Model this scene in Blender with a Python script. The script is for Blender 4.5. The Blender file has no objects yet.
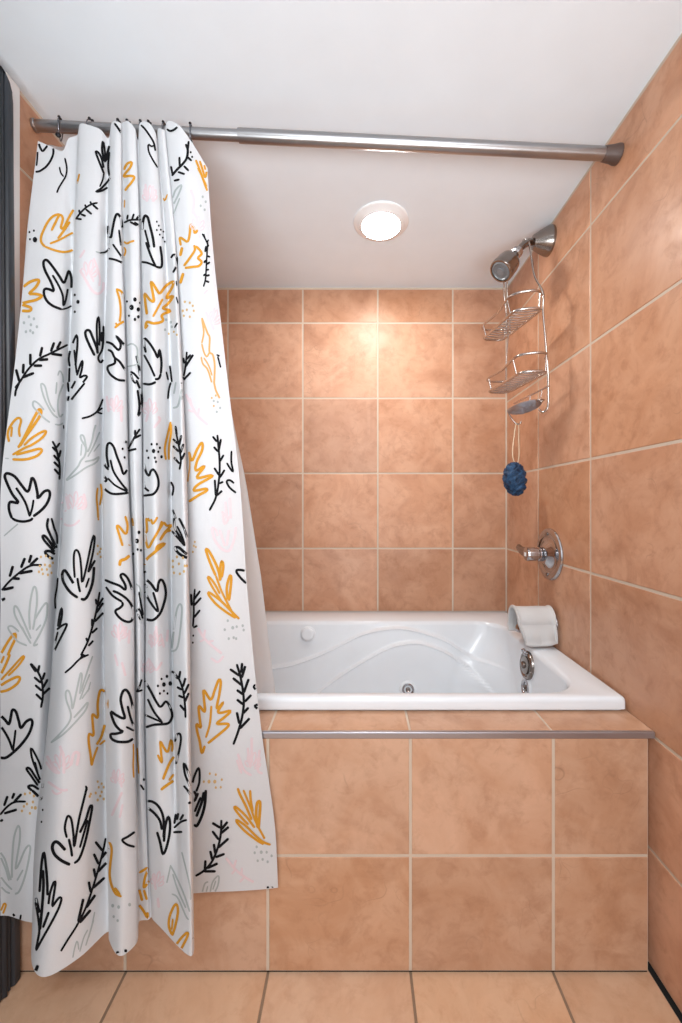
LAMP = 100.0
WORLD = 1.12
ROOM_W = 18.0
UP_W = 8.5
EXPOSURE = 0.34
import bpy, bmesh, math, random
import numpy as np
from mathutils import Vector, Matrix
from mathutils.bvhtree import BVHTree

random.seed(7)
SC = bpy.context.scene
COL = SC.collection
PI = math.pi

# ---------------------------------------------------------------- camera model
FPX = 393.0                      # focal length in pixels of the 682 px wide frame
VX, VY = 358.0, 505.5            # vanishing point of the depth direction
EYE = Vector((0.0, 0.0, 1.087))

def P(px, py, d):                # point at depth d seen at a given place of the photograph
    return Vector(((px - VX) * d / FPX, d, EYE.z - (py - VY) * d / FPX))

CEIL = 2.099
XR, XL = 0.6916, -0.823          # side walls
DB, DA = 1.824, 0.912            # back wall, apron face
ZP = 0.561                       # platform top

# ---------------------------------------------------------------- object helpers
def link(name, me, mat=None, parent=None):
    o = bpy.data.objects.new(name, me)
    COL.objects.link(o)
    if mat is not None:
        for m in (mat if isinstance(mat, (list, tuple)) else [mat]):
            me.materials.append(m)
    if parent is not None:
        o.parent = parent
    return o

def obj(name, bm, mat, parent=None, smooth=None):
    me = bpy.data.meshes.new(name)
    bmesh.ops.recalc_face_normals(bm, faces=bm.faces)
    bm.to_mesh(me)
    bm.free()
    if smooth is not None:
        for p in me.polygons:
            p.use_smooth = True
        if smooth < 180:
            me.set_sharp_from_angle(angle=math.radians(smooth))
    return link(name, me, mat, parent)

def tag(o, label, cat, group=None):
    o['label'] = label
    o['category'] = cat
    if group:
        o['group'] = group
    return o

def struct(o, label=None, cat=None):
    o['kind'] = 'structure'
    if label:
        o['label'] = label
    if cat:
        o['category'] = cat
    return o

def empty(name, loc, label, cat, group=None):
    o = bpy.data.objects.new(name, None)
    COL.objects.link(o)
    o.location = loc
    o.empty_display_size = 0.05
    return tag(o, label, cat, group)

def local(bm, root):             # world-space bmesh -> coordinates of its parent
    bmesh.ops.translate(bm, verts=bm.verts, vec=-Vector(root.location))
    return bm

def box(bm, x0, x1, y0, y1, z0, z1, mi=0, bevel=0.0, seg=2):
    vs = [bm.verts.new((x, y, z)) for x in (x0, x1) for y in (y0, y1) for z in (z0, z1)]
    idx = [(0, 1, 3, 2), (4, 6, 7, 5), (0, 4, 5, 1), (2, 3, 7, 6), (0, 2, 6, 4), (1, 5, 7, 3)]
    fs = [bm.faces.new([vs[i] for i in f]) for f in idx]
    for f in fs:
        f.material_index = mi
    if bevel > 0:
        es = list({e for f in fs for e in f.edges})
        r = bmesh.ops.bevel(bm, geom=es, offset=bevel, segments=seg, profile=0.5, affect='EDGES')
        for f in r['faces']:
            f.material_index = mi
    return vs

def frame_for(d):
    d = d.normalized()
    a = Vector((0, 0, 1)) if abs(d.z) < 0.9 else Vector((1, 0, 0))
    u = d.cross(a).normalized()
    return u, d.cross(u).normalized()

def catmull(pts, n=6, closed=False):
    pts = [Vector(p) for p in pts]
    out = []
    N = len(pts)
    segs = N if closed else N - 1
    for i in range(segs):
        if closed:
            p0, p1, p2, p3 = pts[(i - 1) % N], pts[i], pts[(i + 1) % N], pts[(i + 2) % N]
        else:
            p1, p2 = pts[i], pts[i + 1]
            p0 = pts[i - 1] if i > 0 else p1 * 2 - p2
            p3 = pts[i + 2] if i + 2 < N else p2 * 2 - p1
        for k in range(n):
            t = k / n
            out.append(0.5 * (2 * p1 + (p2 - p0) * t + (2 * p0 - 5 * p1 + 4 * p2 - p3) * t * t
                              + (3 * p1 - p0 - 3 * p2 + p3) * t * t * t))
    if not closed:
        out.append(pts[-1].copy())
    return out

def tube(bm, pts, r, n=8, closed=False, cap=True, mi=0):
    pts = [Vector(p) for p in pts]
    N = len(pts)
    rs = r if isinstance(r, (list, tuple)) else [r] * N
    rings = []
    u = None
    for i in range(N):
        if closed:
            d = pts[(i + 1) % N] - pts[(i - 1) % N]
        else:
            d = pts[min(i + 1, N - 1)] - pts[max(i - 1, 0)]
        d.normalize()
        if u is None:
            u, w = frame_for(d)
        else:
            u = (u - d * u.dot(d))
            if u.length < 1e-6:
                u, w = frame_for(d)
            u.normalize()
            w = d.cross(u)
        rings.append([bm.verts.new(pts[i] + (u * math.cos(2 * PI * k / n) + w * math.sin(2 * PI * k / n)) * rs[i])
                      for k in range(n)])
    for i in range(N if closed else N - 1):
        a, b = rings[i], rings[(i + 1) % N]
        off = 0
        if closed and i == N - 1:    # line the seam up
            off = min(range(n), key=lambda q: sum((a[k].co - b[(k + q) % n].co).length for k in range(n)))
        for k in range(n):
            f = bm.faces.new((a[k], a[(k + 1) % n], b[(k + 1 + off) % n], b[(k + off) % n]))
            f.material_index = mi
    if cap and not closed:
        for rg in (rings[0], rings[-1]):
            f = bm.faces.new(rg)
            f.material_index = mi
    return rings

def lathe(bm, prof, origin, axis, n=32, mi=0):
    """prof = [(radius, distance along axis)] ; capped where the radius is 0."""
    origin = Vector(origin)
    ax = Vector(axis).normalized()
    u, w = frame_for(ax)
    prev = None
    for (r, h) in prof:
        c = origin + ax * h
        if r <= 1e-6:
            ring = [bm.verts.new(c)]
        else:
            ring = [bm.verts.new(c + (u * math.cos(2 * PI * k / n) + w * math.sin(2 * PI * k / n)) * r) for k in range(n)]
        if prev is not None:
            if len(prev) == 1 and len(ring) > 1:
                fs = [(prev[0], ring[k], ring[(k + 1) % n]) for k in range(n)]
            elif len(ring) == 1 and len(prev) > 1:
                fs = [(prev[k], ring[0], prev[(k + 1) % n]) for k in range(n)]
            elif len(ring) > 1:
                fs = [(prev[k], ring[k], ring[(k + 1) % n], prev[(k + 1) % n]) for k in range(n)]
            else:
                fs = []
            for f in fs:
                bm.faces.new(f).material_index = mi
        prev = ring

# ---------------------------------------------------------------- materials
def lin(c):
    return tuple((v / 255.0 / 12.92) if v / 255.0 <= 0.04045 else ((v / 255.0 + 0.055) / 1.055) ** 2.4 for v in c) + (1.0,)

class Mat:
    def __init__(self, name):
        self.m = bpy.data.materials.new(name)
        self.m.use_nodes = True
        self.t = self.m.node_tree
        self.b = self.t.nodes['Principled BSDF']
        self.out = self.t.nodes['Material Output']
    def n(self, kind, **kw):
        nd = self.t.nodes.new(kind)
        for k, v in kw.items():
            if k in nd.inputs:
                nd.inputs[k].default_value = v
            else:
                setattr(nd, k, v)
        return nd
    def l(self, a, b):
        self.t.links.new(a, b)
    def math(self, op, a, b=None, clamp=False):
        nd = self.t.nodes.new('ShaderNodeMath')
        nd.operation = op
        nd.use_clamp = clamp
        for i, v in enumerate((a, b)):
            if v is None:
                continue
            if isinstance(v, (int, float)):
                nd.inputs[i].default_value = v
            else:
                self.l(v, nd.inputs[i])
        return nd.outputs[0]
    def mix(self, fac, a, b, mode='MIX'):
        nd = self.t.nodes.new('ShaderNodeMix')
        nd.data_type = 'RGBA'
        nd.blend_type = mode
        for s, v in ((nd.inputs[0], fac), (nd.inputs[6], a), (nd.inputs[7], b)):
            if isinstance(v, (int, float, tuple)):
                s.default_value = v
            else:
                self.l(v, s)
        return nd.outputs[2]
    def coords(self, kind='Object'):
        return self.n('ShaderNodeTexCoord').outputs[kind]
    def noise(self, vec, scale, detail=4, rough=0.55, dist=0.0):
        nd = self.n('ShaderNodeTexNoise')
        nd.inputs['Scale'].default_value = scale
        nd.inputs['Detail'].default_value = detail
        nd.inputs['Roughness'].default_value = rough
        nd.inputs['Distortion'].default_value = dist
        if vec is not None:
            self.l(vec, nd.inputs['Vector'])
        return nd.outputs[0]
    def remap(self, v, a, b, c=0.0, d=1.0):
        nd = self.n('ShaderNodeMapRange')
        self.l(v, nd.inputs[0])
        for i, x in enumerate((a, b, c, d)):
            nd.inputs[i + 1].default_value = x
        return nd.outputs[0]
    def bump(self, h, strength=0.2, dist=0.002):
        nd = self.n('ShaderNodeBump')
        nd.inputs['Strength'].default_value = strength
        nd.inputs['Distance'].default_value = dist
        self.l(h, nd.inputs['Height'])
        self.l(nd.outputs[0], self.b.inputs['Normal'])
    def set(self, **kw):
        names = {'color': 'Base Color', 'rough': 'Roughness', 'metal': 'Metallic', 'spec': 'Specular IOR Level',
                 'coat': 'Coat Weight', 'emit': 'Emission Color', 'estr': 'Emission Strength', 'sheen': 'Sheen Weight',
                 'trans': 'Transmission Weight', 'ior': 'IOR', 'aniso': 'Anisotropic'}
        for k, v in kw.items():
            s = self.b.inputs[names[k]]
            if isinstance(v, (int, float, tuple)):
                s.default_value = v
            else:
                self.l(v, s)
        return self

def simple(name, rgb, rough=0.5, metal=0.0, spec=0.5, bump=None):
    M = Mat(name)
    co = M.coords()
    nz = M.noise(co, 9.0, 3)
    a = lin(rgb)
    dk = tuple(v * 0.93 for v in a[:3]) + (1,)
    M.set(color=M.mix(nz, dk, a), rough=M.remap(nz, 0, 1, max(0.02, rough - 0.04), rough + 0.04), metal=metal, spec=spec)
    if bump:
        M.bump(M.noise(co, bump[0], 2), bump[1], bump[2])
    return M.m

def terracotta(name, light, mid, dark, rough=0.37, vary=0.10):
    M = Mat(name)
    co = M.coords()
    isl = M.n('ShaderNodeNewGeometry').outputs['Random Per Island']
    # every tile gets its own patch of the clouding
    off = M.n('ShaderNodeCombineXYZ')
    for i, k in enumerate((37.0, 91.0, 53.0)):
        M.l(M.math('MULTIPLY', isl, k), off.inputs[i])
    va = M.n('ShaderNodeVectorMath', operation='ADD')
    M.l(co, va.inputs[0])
    M.l(off.outputs[0], va.inputs[1])
    v = va.outputs[0]
    big = M.noise(v, 5.0, 6, 0.62, 0.9)
    small = M.noise(v, 22.0, 6, 0.68, 0.4)
    f1 = M.remap(big, 0.38, 0.60)
    c = M.mix(f1, lin(mid), lin(light))
    f2 = M.remap(small, 0.50, 0.78, 0.0, 0.6)
    c = M.mix(f2, c, lin(dark))
    wisp = M.noise(v, 6.0, 4, 0.6, 1.1)
    c = M.mix(M.remap(wisp, 0.52, 0.74, 0.0, 0.5), c, lin(dark))
    c = M.mix(M.remap(wisp, 0.46, 0.26, 0.0, 0.45), c, lin(tuple(min(255, int(q * 1.07)) for q in light)))
    # a few fine scratches and scuffs
    wv = M.n('ShaderNodeTexVoronoi', feature='DISTANCE_TO_EDGE')
    wv.inputs['Scale'].default_value = 5.0
    ds = M.n('ShaderNodeVectorMath', operation='MULTIPLY_ADD')
    nzv = M.n('ShaderNodeTexNoise')
    nzv.inputs['Scale'].default_value = 6.0
    M.l(v, nzv.inputs['Vector'])
    M.l(nzv.outputs[1], ds.inputs[0])
    ds.inputs[1].default_value = (0.5, 0.5, 0.5)
    M.l(v, ds.inputs[2])
    M.l(ds.outputs[0], wv.inputs['Vector'])
    crack = M.math('MULTIPLY', M.remap(wv.outputs['Distance'], 0.0, 0.012, 1.0, 0.0),
                   M.remap(M.noise(v, 7.0, 2), 0.56, 0.70, 0.0, 0.35))
    c = M.mix(crack, c, lin(tuple(int(q * 0.72) for q in dark)))
    hs = M.n('ShaderNodeHueSaturation')
    M.l(c, hs.inputs['Color'])
    M.l(M.remap(isl, 0, 1, 1.0 - vary, 1.0 + vary), hs.inputs['Value'])
    M.l(M.remap(M.math('FRACT', M.math('MULTIPLY', isl, 17.3)), 0, 1, 0.93, 1.04), hs.inputs['Saturation'])
    M.set(color=hs.outputs[0], rough=M.remap(small, 0.3, 0.7, rough - 0.06, rough + 0.10), spec=0.45)
    M.bump(M.noise(v, 14.0, 5, 0.6), 0.25, 0.0025)
    return M.m

M_TILE = terracotta('terracotta_wall_tile', (206, 158, 127), (194, 142, 109), (160, 107, 75))
M_APRON = terracotta('terracotta_apron_tile', (205, 165, 136), (194, 149, 117), (164, 116, 84))
M_FLOORT = terracotta('terracotta_floor_tile', (226, 190, 158), (218, 176, 141), (194, 144, 108), 0.4, 0.07)
M_GROUT = simple('cream_grout', (208, 193, 175), 0.85, bump=(180, 0.3, 0.001))
M_GROUTF = simple('grey_brown_grout', (150, 126, 104), 0.9, bump=(180, 0.3, 0.001))
M_GAP = simple('dark_gap', (18, 14, 12), 0.9)
M_CEIL = simple('ceiling_paint', (232, 241, 248), 0.85, bump=(120, 0.12, 0.001))
M_WHITE = simple('white_trim', (240, 240, 240), 0.45)
M_ALU = simple('aluminium_trim', (176, 176, 184), 0.32, 0.85)
M_BLACK = None
M_CHROME = simple('chrome', (186, 185, 188), 0.10, 1.0)
M_NICKEL = simple('brushed_nickel', (150, 143, 138), 0.22, 1.0)
M_WIRE = simple('caddy_chrome_wire', (198, 190, 184), 0.2, 1.0)
M_TUB = simple('white_acrylic', (236, 243, 249), 0.16)
M_DARK = simple('dark_rubber', (30, 30, 32), 0.5)

def black_door():
    M = Mat('black_painted_wood')
    co = M.coords()
    mp = M.n('ShaderNodeMapping')
    M.l(co, mp.inputs[0])
    mp.inputs['Scale'].default_value = (60, 60, 3.0)
    g = M.noise(mp.outputs[0], 1.0, 4, 0.6)
    M.set(color=M.mix(M.remap(g, 0.35, 0.75), lin((30, 34, 40)), lin((56, 62, 70))), rough=0.38)
    M.bump(g, 0.2, 0.001)
    return M.m
M_BLACK = black_door()
# ================================================================ the room
G = 0.0072       # grout width

def tile_mesh(us, vs, place, skip_edge=True, thick=0.006, gap=G, bevel=0.0016, base=0.02):
    """tiles between the joint lines us x vs; place(u, v, h) -> world point, h = height above the grout bed."""
    bm = bmesh.new()
    for i in range(len(us) - 1):
        for j in range(len(vs) - 1):
            u0 = us[i] + (gap / 2 if i > 0 else 0.001)
            u1 = us[i + 1] - (gap / 2 if i < len(us) - 2 else 0.001)
            v0 = vs[j] + (gap / 2 if j > 0 else 0.001)
            v1 = vs[j + 1] - (gap / 2 if j < len(vs) - 2 else 0.001)
            if u1 - u0 < 0.004 or v1 - v0 < 0.004:
                continue
            b = bevel
            # soft pillowed edge: three rings
            rings = []
            for (ins, h) in ((0, -0.004), (0, thick - b), (b * 0.4, thick - b * 0.35), (b * 1.2, thick)):
                rings.append([bm.verts.new(place(x, y, h)) for (x, y) in
                              ((u0 + ins, v0 + ins), (u1 - ins, v0 + ins), (u1 - ins, v1 - ins), (u0 + ins, v1 - ins))])
            for a, c in zip(rings, rings[1:]):
                for k in range(4):
                    bm.faces.new((a[k], a[(k + 1) % 4], c[(k + 1) % 4], c[k]))
            bm.faces.new(rings[-1])
            bm.faces.new(rings[0][::-1])
    # grout bed
    pts = [place(u, v, h) for u in (us[0], us[-1]) for v in (vs[0], vs[-1]) for h in (0.0045, -base)]
    vv = [bm.verts.new(p) for p in pts]
    for f in [(0, 1, 3, 2), (4, 6, 7, 5), (0, 4, 5, 1), (2, 3, 7, 6), (0, 2, 6, 4), (1, 5, 7, 3)]:
        bm.faces.new([vv[i] for i in f]).material_index = 1
    return bm

T = 0.006
# back wall (its tile faces lie at y = DB)
us = [XL - 0.02, -0.604, -0.2562, 0.0918, 0.4400, XR - 0.003, XR + 0.02]
vs = [0.0, 0.19, 0.5386, 0.8876, 1.2362, 1.5850, 1.9340, CEIL - 0.006, CEIL]
wb = obj('wall_back', tile_mesh(us, vs, lambda u, v, h: (u, DB + T - h, v)), [M_TILE, M_GROUT])
struct(wb, 'terracotta tiled back wall above the tub')
# right wall (faces at x = XR), running on past the camera
us = [-0.60, -0.53, -0.19, 0.15, 0.49, 0.83, 1.170, 1.510, DB]
vs = [0.0, 0.2736, 0.5450, 0.8858, 1.2258, 1.5680, 1.9215, CEIL - 0.006, CEIL]
wr = obj('wall_right', tile_mesh(us, vs, lambda u, v, h: (XR + T - h, u, v)), [M_TILE, M_GROUT])
struct(wr, 'terracotta tiled wall on the right with the shower fittings')
# left wall, tiled only beside the tub
us = [0.953, 1.170, 1.510, DB]
vs = [0.0, 0.2736, 0.5450, 0.8858, 1.2258, 1.5680, 1.9100, CEIL - 0.006, CEIL]
wl = obj('wall_left', tile_mesh(us, vs, lambda u, v, h: (XL - T + h, u, v)), [M_TILE, M_GROUT])
struct(wl, 'terracotta tiled wall on the left behind the curtain')
# plain white wall further towards the camera, behind the black door
bm = bmesh.new()
box(bm, XL - 0.08, XL - 0.03, -0.6, 0.953, 0.0, CEIL)
o = obj('wall_left_front', bm, M_WHITE)
struct(o, 'plain white wall behind the black door')
o.name = 'wall_left_plain'
bm = bmesh.new()
box(bm, XL - 0.03, XL + 0.004, 0.914, 0.953, ZP + 0.004, CEIL - 0.001, bevel=0.002)
struct(obj('trim_1', bm, M_WHITE), 'white edge strip where the left tiles end')

# floor
us = [-1.2, -0.874, -0.5416, -0.2096, 0.1225, 0.4547, 0.680]
vs = [-0.62, -0.448, -0.108, 0.232, 0.572, DA + 0.035]
fl = obj('floor', tile_mesh(us, vs, lambda u, v, h: (u, v, h - T), gap=0.006), [M_FLOORT, M_GROUTF])
struct(fl, 'terracotta tiled floor')
bm = bmesh.new()
box(bm, 0.680, XR + 0.02, -0.62, DA + 0.035, -0.03, -0.012)
struct(obj('trim_2', bm, M_GAP), 'dark gap between floor and right wall')

# ceiling
bm = bmesh.new()
box(bm, XL - 0.08, XR + 0.03, -0.62, DB + 0.03, CEIL, CEIL + 0.04)
struct(obj('ceiling', bm, M_CEIL), 'plain white ceiling')

# tiled platform the tub is dropped into
PLX1 = 0.6735
us = [XL + 0.004, -0.5416, -0.2096, 0.1218, 0.4540, PLX1]
bm = tile_mesh(us, [0.006, 0.2736, ZP - 0.012], lambda u, v, h: (u, DA + T - h, v), gap=0.0066)
# ledge on top
bm2 = tile_mesh(us[:-1] + [XR - 0.001], [DA + 0.006, 1.030], lambda u, v, h: (u, v, ZP - T + h), gap=0.005, base=0.005)
me_tmp = bpy.data.meshes.new('tmp')
bm2.to_mesh(me_tmp)
bm2.free()
bm.from_mesh(me_tmp)
bpy.data.meshes.remove(me_tmp)
box(bm, XL + 0.004, XR - 0.001, DA + 0.024, 1.028, 0.0012, ZP - 0.024, mi=0)
plat = obj('tub_platform', bm, [M_APRON, M_GROUT])
struct(plat, 'tiled apron and ledge in front of the white tub')
bm = bmesh.new()
box(bm, XL + 0.004, 0.6885, DA - 0.0025, DA + 0.0075, ZP - 0.0145, ZP + 0.0008, bevel=0.0022, seg=3)
struct(obj('trim_3', bm, M_ALU), 'grey metal edge strip along the front of the ledge')

bm = bmesh.new()
box(bm, XL + 0.004, 0.674, DA + 0.004, DA + 0.02, 0.0002, 0.0058)
struct(obj('trim_5', bm, M_GAP), 'dark gap between apron and floor')

# black panelled door folded back against the left wall
bm = bmesh.new()
prof = []                                   # plan outline of the slab, ridges on the room side
y0, y1 = 0.06, 0.905
prof += [(-0.835, y1), (-0.835, y0), (-0.795, y0)]
ys = y0
def ridge(y, w, h):
    return [(-0.795 + h * math.sin(PI * k / 6), y + w * k / 6) for k in range(7)]
y = 0.075
while y < y1 - 0.055:
    prof += ridge(y, 0.020, 0.004)
    y += 0.034
prof += ridge(0.862, 0.011, 0.006) + ridge(0.875, 0.007, 0.003) + [(-0.795, 0.8835)] + \
        [(-0.795 + 0.006 * math.sin(PI / 2 * k / 5), 0.8835 + 0.005 * k / 5) for k in range(1, 6)] + \
        [(-0.789, 0.899), (-0.791, 0.9035), (-0.797, y1)]
H = 2.062
lev = [(0.004, 0.0), (0.10, 0.0), (1.0, 0.0), (H - 0.05, 0.0), (H - 0.03, 0.004), (H - 0.014, 0.012), (H - 0.004, 0.022), (H, 0.034)]
rings = []
for (z, cut) in lev:                        # rounded upper corner; leans by a few millimetres
    lean = 0.017 * (1 - z / H) - 0.002
    rings.append([bm.verts.new((x + lean, min(yy, y1 - cut), z)) for (x, yy) in prof])
for a, b in zip(rings, rings[1:]):
    for k in range(len(prof)):
        q = (k + 1) % len(prof)
        bm.faces.new((a[k], a[q], b[q], b[k]))
bm.faces.new(rings[-1])
bm.faces.new(rings[0][::-1])
bmesh.ops.remove_doubles(bm, verts=bm.verts, dist=1e-5)
struct(obj('door_1', bm, M_BLACK, smooth=35), 'black ridged door standing against the left wall')

# recessed ceiling light
LX, LY = 0.082, 1.403
lamp = empty('ceiling_light', (LX, LY, CEIL), 'round white recessed light glowing in the ceiling over the tub', 'ceiling light')
bm = bmesh.new()
lathe(bm, [(0.098, 0.0), (0.0985, -0.003), (0.096, -0.0055), (0.090, -0.007), (0.080, -0.012), (0.0735, -0.0165), (0.0705, -0.018), (0.0685, -0.017), (0.0685, 0.0)],
      (0, 0, 0), (0, 0, 1), 64)
obj('trim_ring', bm, M_WHITE, lamp, smooth=60)
bm = bmesh.new()
lathe(bm, [(0.0, -0.0185), (0.04, -0.0182), (0.062, -0.0172), (0.0683, -0.016), (0.0683, -0.010), (0.0, -0.010)], (0, 0, 0), (0, 0, 1), 48)
ML = Mat('lamp_lens')
ML.set(color=(1, 1, 1, 1), emit=(1.0, 0.975, 0.93, 1), estr=LAMP)
obj('lens', bm, ML.m, lamp, smooth=60)
# ================================================================ bathtub
ZR = 0.597                                    # rim height
TX0, TX1, TY0, TY1 = -0.812, 0.6865, 1.001, 1.813
IX0, IX1, IY0, IY1 = -0.700, 0.592, 1.032, 1.660
NB, NF, NS, NC = 330, 110, 56, 22             # samples: back, front, sides, corners

def rrect(x0, x1, y0, y1, r):
    """closed loop, starts at the front left, runs along front, right, back, left."""
    rf = r if isinstance(r, (tuple, list)) else (r,) * 4      # FL, FR, BR, BL
    pts = []
    def seg(a, b, n):
        for k in range(n):
            t = k / n
            pts.append((a[0] + (b[0] - a[0]) * t, a[1] + (b[1] - a[1]) * t))
    def arc(cx, cy, r, a0, n):
        for k in range(n):
            a = a0 + PI / 2 * k / n
            pts.append((cx + r * math.cos(a), cy + r * math.sin(a)))
    fl, fr, br, bl = rf
    seg((x0 + fl, y0), (x1 - fr, y0), NF)
    arc(x1 - fr, y0 + fr, fr, -PI / 2, NC)
    seg((x1, y0 + fr), (x1, y1 - br), NS)
    arc(x1 - br, y1 - br, br, 0, NC)
    seg((x1 - br, y1), (x0 + bl, y1), NB)
    arc(x0 + bl, y1 - bl, bl, PI / 2, NC)
    seg((x0, y1 - bl), (x0, y0 + fl), NS)
    arc(x0 + fl, y0 + fl, fl, PI, NC)
    return pts

ZBOT = 0.20
BACKSLOPE = 0.26
def back_depth(z):
    return IY1 - BACKSLOPE * (ZR - z)

def on_back(px, py):                          # place of a photo point on the inner back wall
    z = 0.5
    for _ in range(30):
        d = back_depth(z)
        z = EYE.z - (py - VY) * d / FPX
    return ((px - VX) * d / FPX, z)

C1 = [on_back(*p) for p in [(262, 667.5), (276, 666), (294, 662.7), (316, 655), (338, 645), (360, 634), (382, 628.3), (403, 627.3),
                            (427, 632.8), (445.7, 640), (462, 650.4), (471.5, 656), (481, 657.2), (492, 657.4)]]
C2 = [on_back(*p) for p in [(296, 700), (313.8, 692.4), (327, 682.5), (349, 667), (371, 653.9), (386, 646), (399, 641.8), (415, 640.2),
                            (429, 643.4), (445.7, 650.4), (462, 662), (478.5, 676), (492.6, 690), (503, 701)]]
def curve(C):
    c = catmull([(x, z, 0) for x, z in C], 8)
    xs = np.array([p.x for p in c]); zs = np.array([p.y for p in c])
    return xs, zs
c1x, c1z = curve(C1)
c2x, c2z = curve(C2)
def sstep(t):
    t = min(1.0, max(0.0, t))
    return t * t * (3 - 2 * t)
def emboss(x, z):
    e = 0.0
    z1 = float(np.interp(x, c1x, c1z))
    f1 = 1.0 - sstep((x - c1x[-3]) / 0.05)
    e += 0.016 * f1 * sstep((z1 + 0.004 - z) / 0.0075)
    z2 = float(np.interp(x, c2x, c2z, left=0.30, right=0.30))
    e += 0.016 * sstep((z2 + 0.004 - z) / 0.0075)
    e += 0.0045 * f1 * math.exp(-((z - z1) / 0.0045) ** 2) + 0.0045 * math.exp(-((z - z2) / 0.0045) ** 2)
    return e

def tub_shell():
    bm = bmesh.new()
    loops = []
    for (ins, z, r) in ((0.006, ZP + 0.0015, 0.012), (0.006, ZP + 0.006, 0.012), (0.0, ZP + 0.0065, 0.012), (0.0, ZR - 0.012, 0.012), (0.0012, ZR - 0.006, 0.012),
                        (0.004, ZR - 0.002, 0.011), (0.010, ZR, 0.010)):
        loops.append([(x, y, z) for x, y in rrect(TX0 + ins, TX1 - ins, TY0 + ins, TY1 - ins, r)])
    ri = (0.11, 0.10, 0.10, 0.14)
    loops.append([(x, y, ZR + 0.0005) for x, y in rrect(IX0 - 0.012, IX1 + 0.012, IY0 - 0.006, IY1 + 0.012, [q + .012 for q in ri])])
    # rolled inner edge
    for a in (0.25, 0.5, 0.75):
        s = 0.012 * (1 - math.sin(a * PI / 2))
        z = ZR - 0.012 * (1 - math.cos(a * PI / 2))
        loops.append([(x, y, z) for x, y in rrect(IX0 - s, IX1 + s, IY0 - s * .5, IY1 + s, [q + s for q in ri])])
    nz = 170
    for k in range(nz + 1):
        t = k / nz
        z = (ZR - 0.012) + (ZBOT + 0.05 - (ZR - 0.012)) * t
        drop = ZR - z
        g = sstep(t * 1.6)
        lp = rrect(IX0 + 0.38 * drop, IX1 - 0.12 * drop, IY0 + 0.06 * drop, back_depth(z),
                   (0.11 + 0.06 * g, 0.10 + 0.06 * g, 0.10 + 0.12 * g, 0.14 + 0.08 * g))
        out = []
        n0 = NF + NC + NS + NC
        for i, (x, y) in enumerate(lp):
            if n0 <= i < n0 + NB:
                y -= emboss(x, z)
            elif n0 - NC <= i < n0:
                y -= emboss(x, z) * (i - n0 + NC) / NC
            elif n0 + NB <= i < n0 + NB + NC:
                y -= emboss(x, z) * (1 - (i - n0 - NB) / NC)
            out.append((x, y, z))
        loops.append(out)
    last = loops[-1]
    cx = sum(p[0] for p in last) / len(last)
    cy = sum(p[1] for p in last) / len(last)
    for (s, dz) in ((0.985, 0.018), (0.95, 0.034), (0.89, 0.045), (0.80, 0.050), (0.4, 0.052)):
        loops.append([(cx + (x - cx) * s, cy + (y - cy) * s, ZBOT + 0.05 - dz) for x, y, z in last])
    rings = [[bm.verts.new(p) for p in lp] for lp in loops]
    n = len(rings[0])
    for a, b in zip(rings, rings[1:]):
        for k in range(n):
            q = (k + 1) % n
            bm.faces.new((a[k], a[q], b[q], b[k]))
    c = bm.verts.new((cx, cy, ZBOT - 0.002))
    for k in range(n):
        bm.faces.new((rings[-1][k], rings[-1][(k + 1) % n], c))
    return bm

tub = empty('bathtub', (-0.06, 1.4, ZP), 'white whirlpool bathtub with curved ribs set into the tiled platform', 'bathtub')
bm = local(tub_shell(), tub)
obj('shell', bm, M_TUB, tub, smooth=50)

def back_point(px, py):
    x, z = on_back(px, py)
    return Vector((x, back_depth(z) - emboss(x, z), z))

# whirlpool jet low on the back wall
def jet(name, c, ax, R, parent):
    bm = bmesh.new()
    lathe(bm, [(R * 1.5, -0.004), (R * 1.5, 0.001), (R * 1.36, 0.0035), (R * 1.06, 0.004)], c, ax, 40)
    local(bm, parent)
    j = obj(name, bm, M_TUB, parent, smooth=60)
    bm = bmesh.new()
    lathe(bm, [(R * 1.06, 0.002), (R * 1.06, 0.006), (R * 0.95, 0.0075), (R * 0.78, 0.006), (R * 0.70, 0.002), (R * 0.66, -0.003),
               (0.0, -0.003)], c, ax, 40)
    k = obj('chrome_ring', local(bm, parent), M_CHROME, j, smooth=50)
    bm = bmesh.new()
    lathe(bm, [(R * 0.42, -0.003), (R * 0.42, 0.004), (R * 0.34, 0.0055), (R * 0.20, 0.0045), (R * 0.18, 0.001), (0.0, 0.001)], c, ax, 32)
    obj('nozzle', local(bm, parent), M_NICKEL, j, smooth=50)
    return j
nb = Vector((0, -1, 0.25)).normalized()
jet('water_jet', back_point(407, 686), nb, 0.0225, tub)
# white push button near the rim
c = back_point(308, 634)
bm = bmesh.new()
lathe(bm, [(0.032, -0.005), (0.032, 0.001), (0.030, 0.003), (0.027, 0.0035), (0.0265, 0.012), (0.0245, 0.0155), (0.020, 0.017),
           (0.012, 0.0165), (0.0, 0.0163)], c, nb, 40)
obj('air_button', local(bm, tub), M_TUB, tub, smooth=45)
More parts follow.
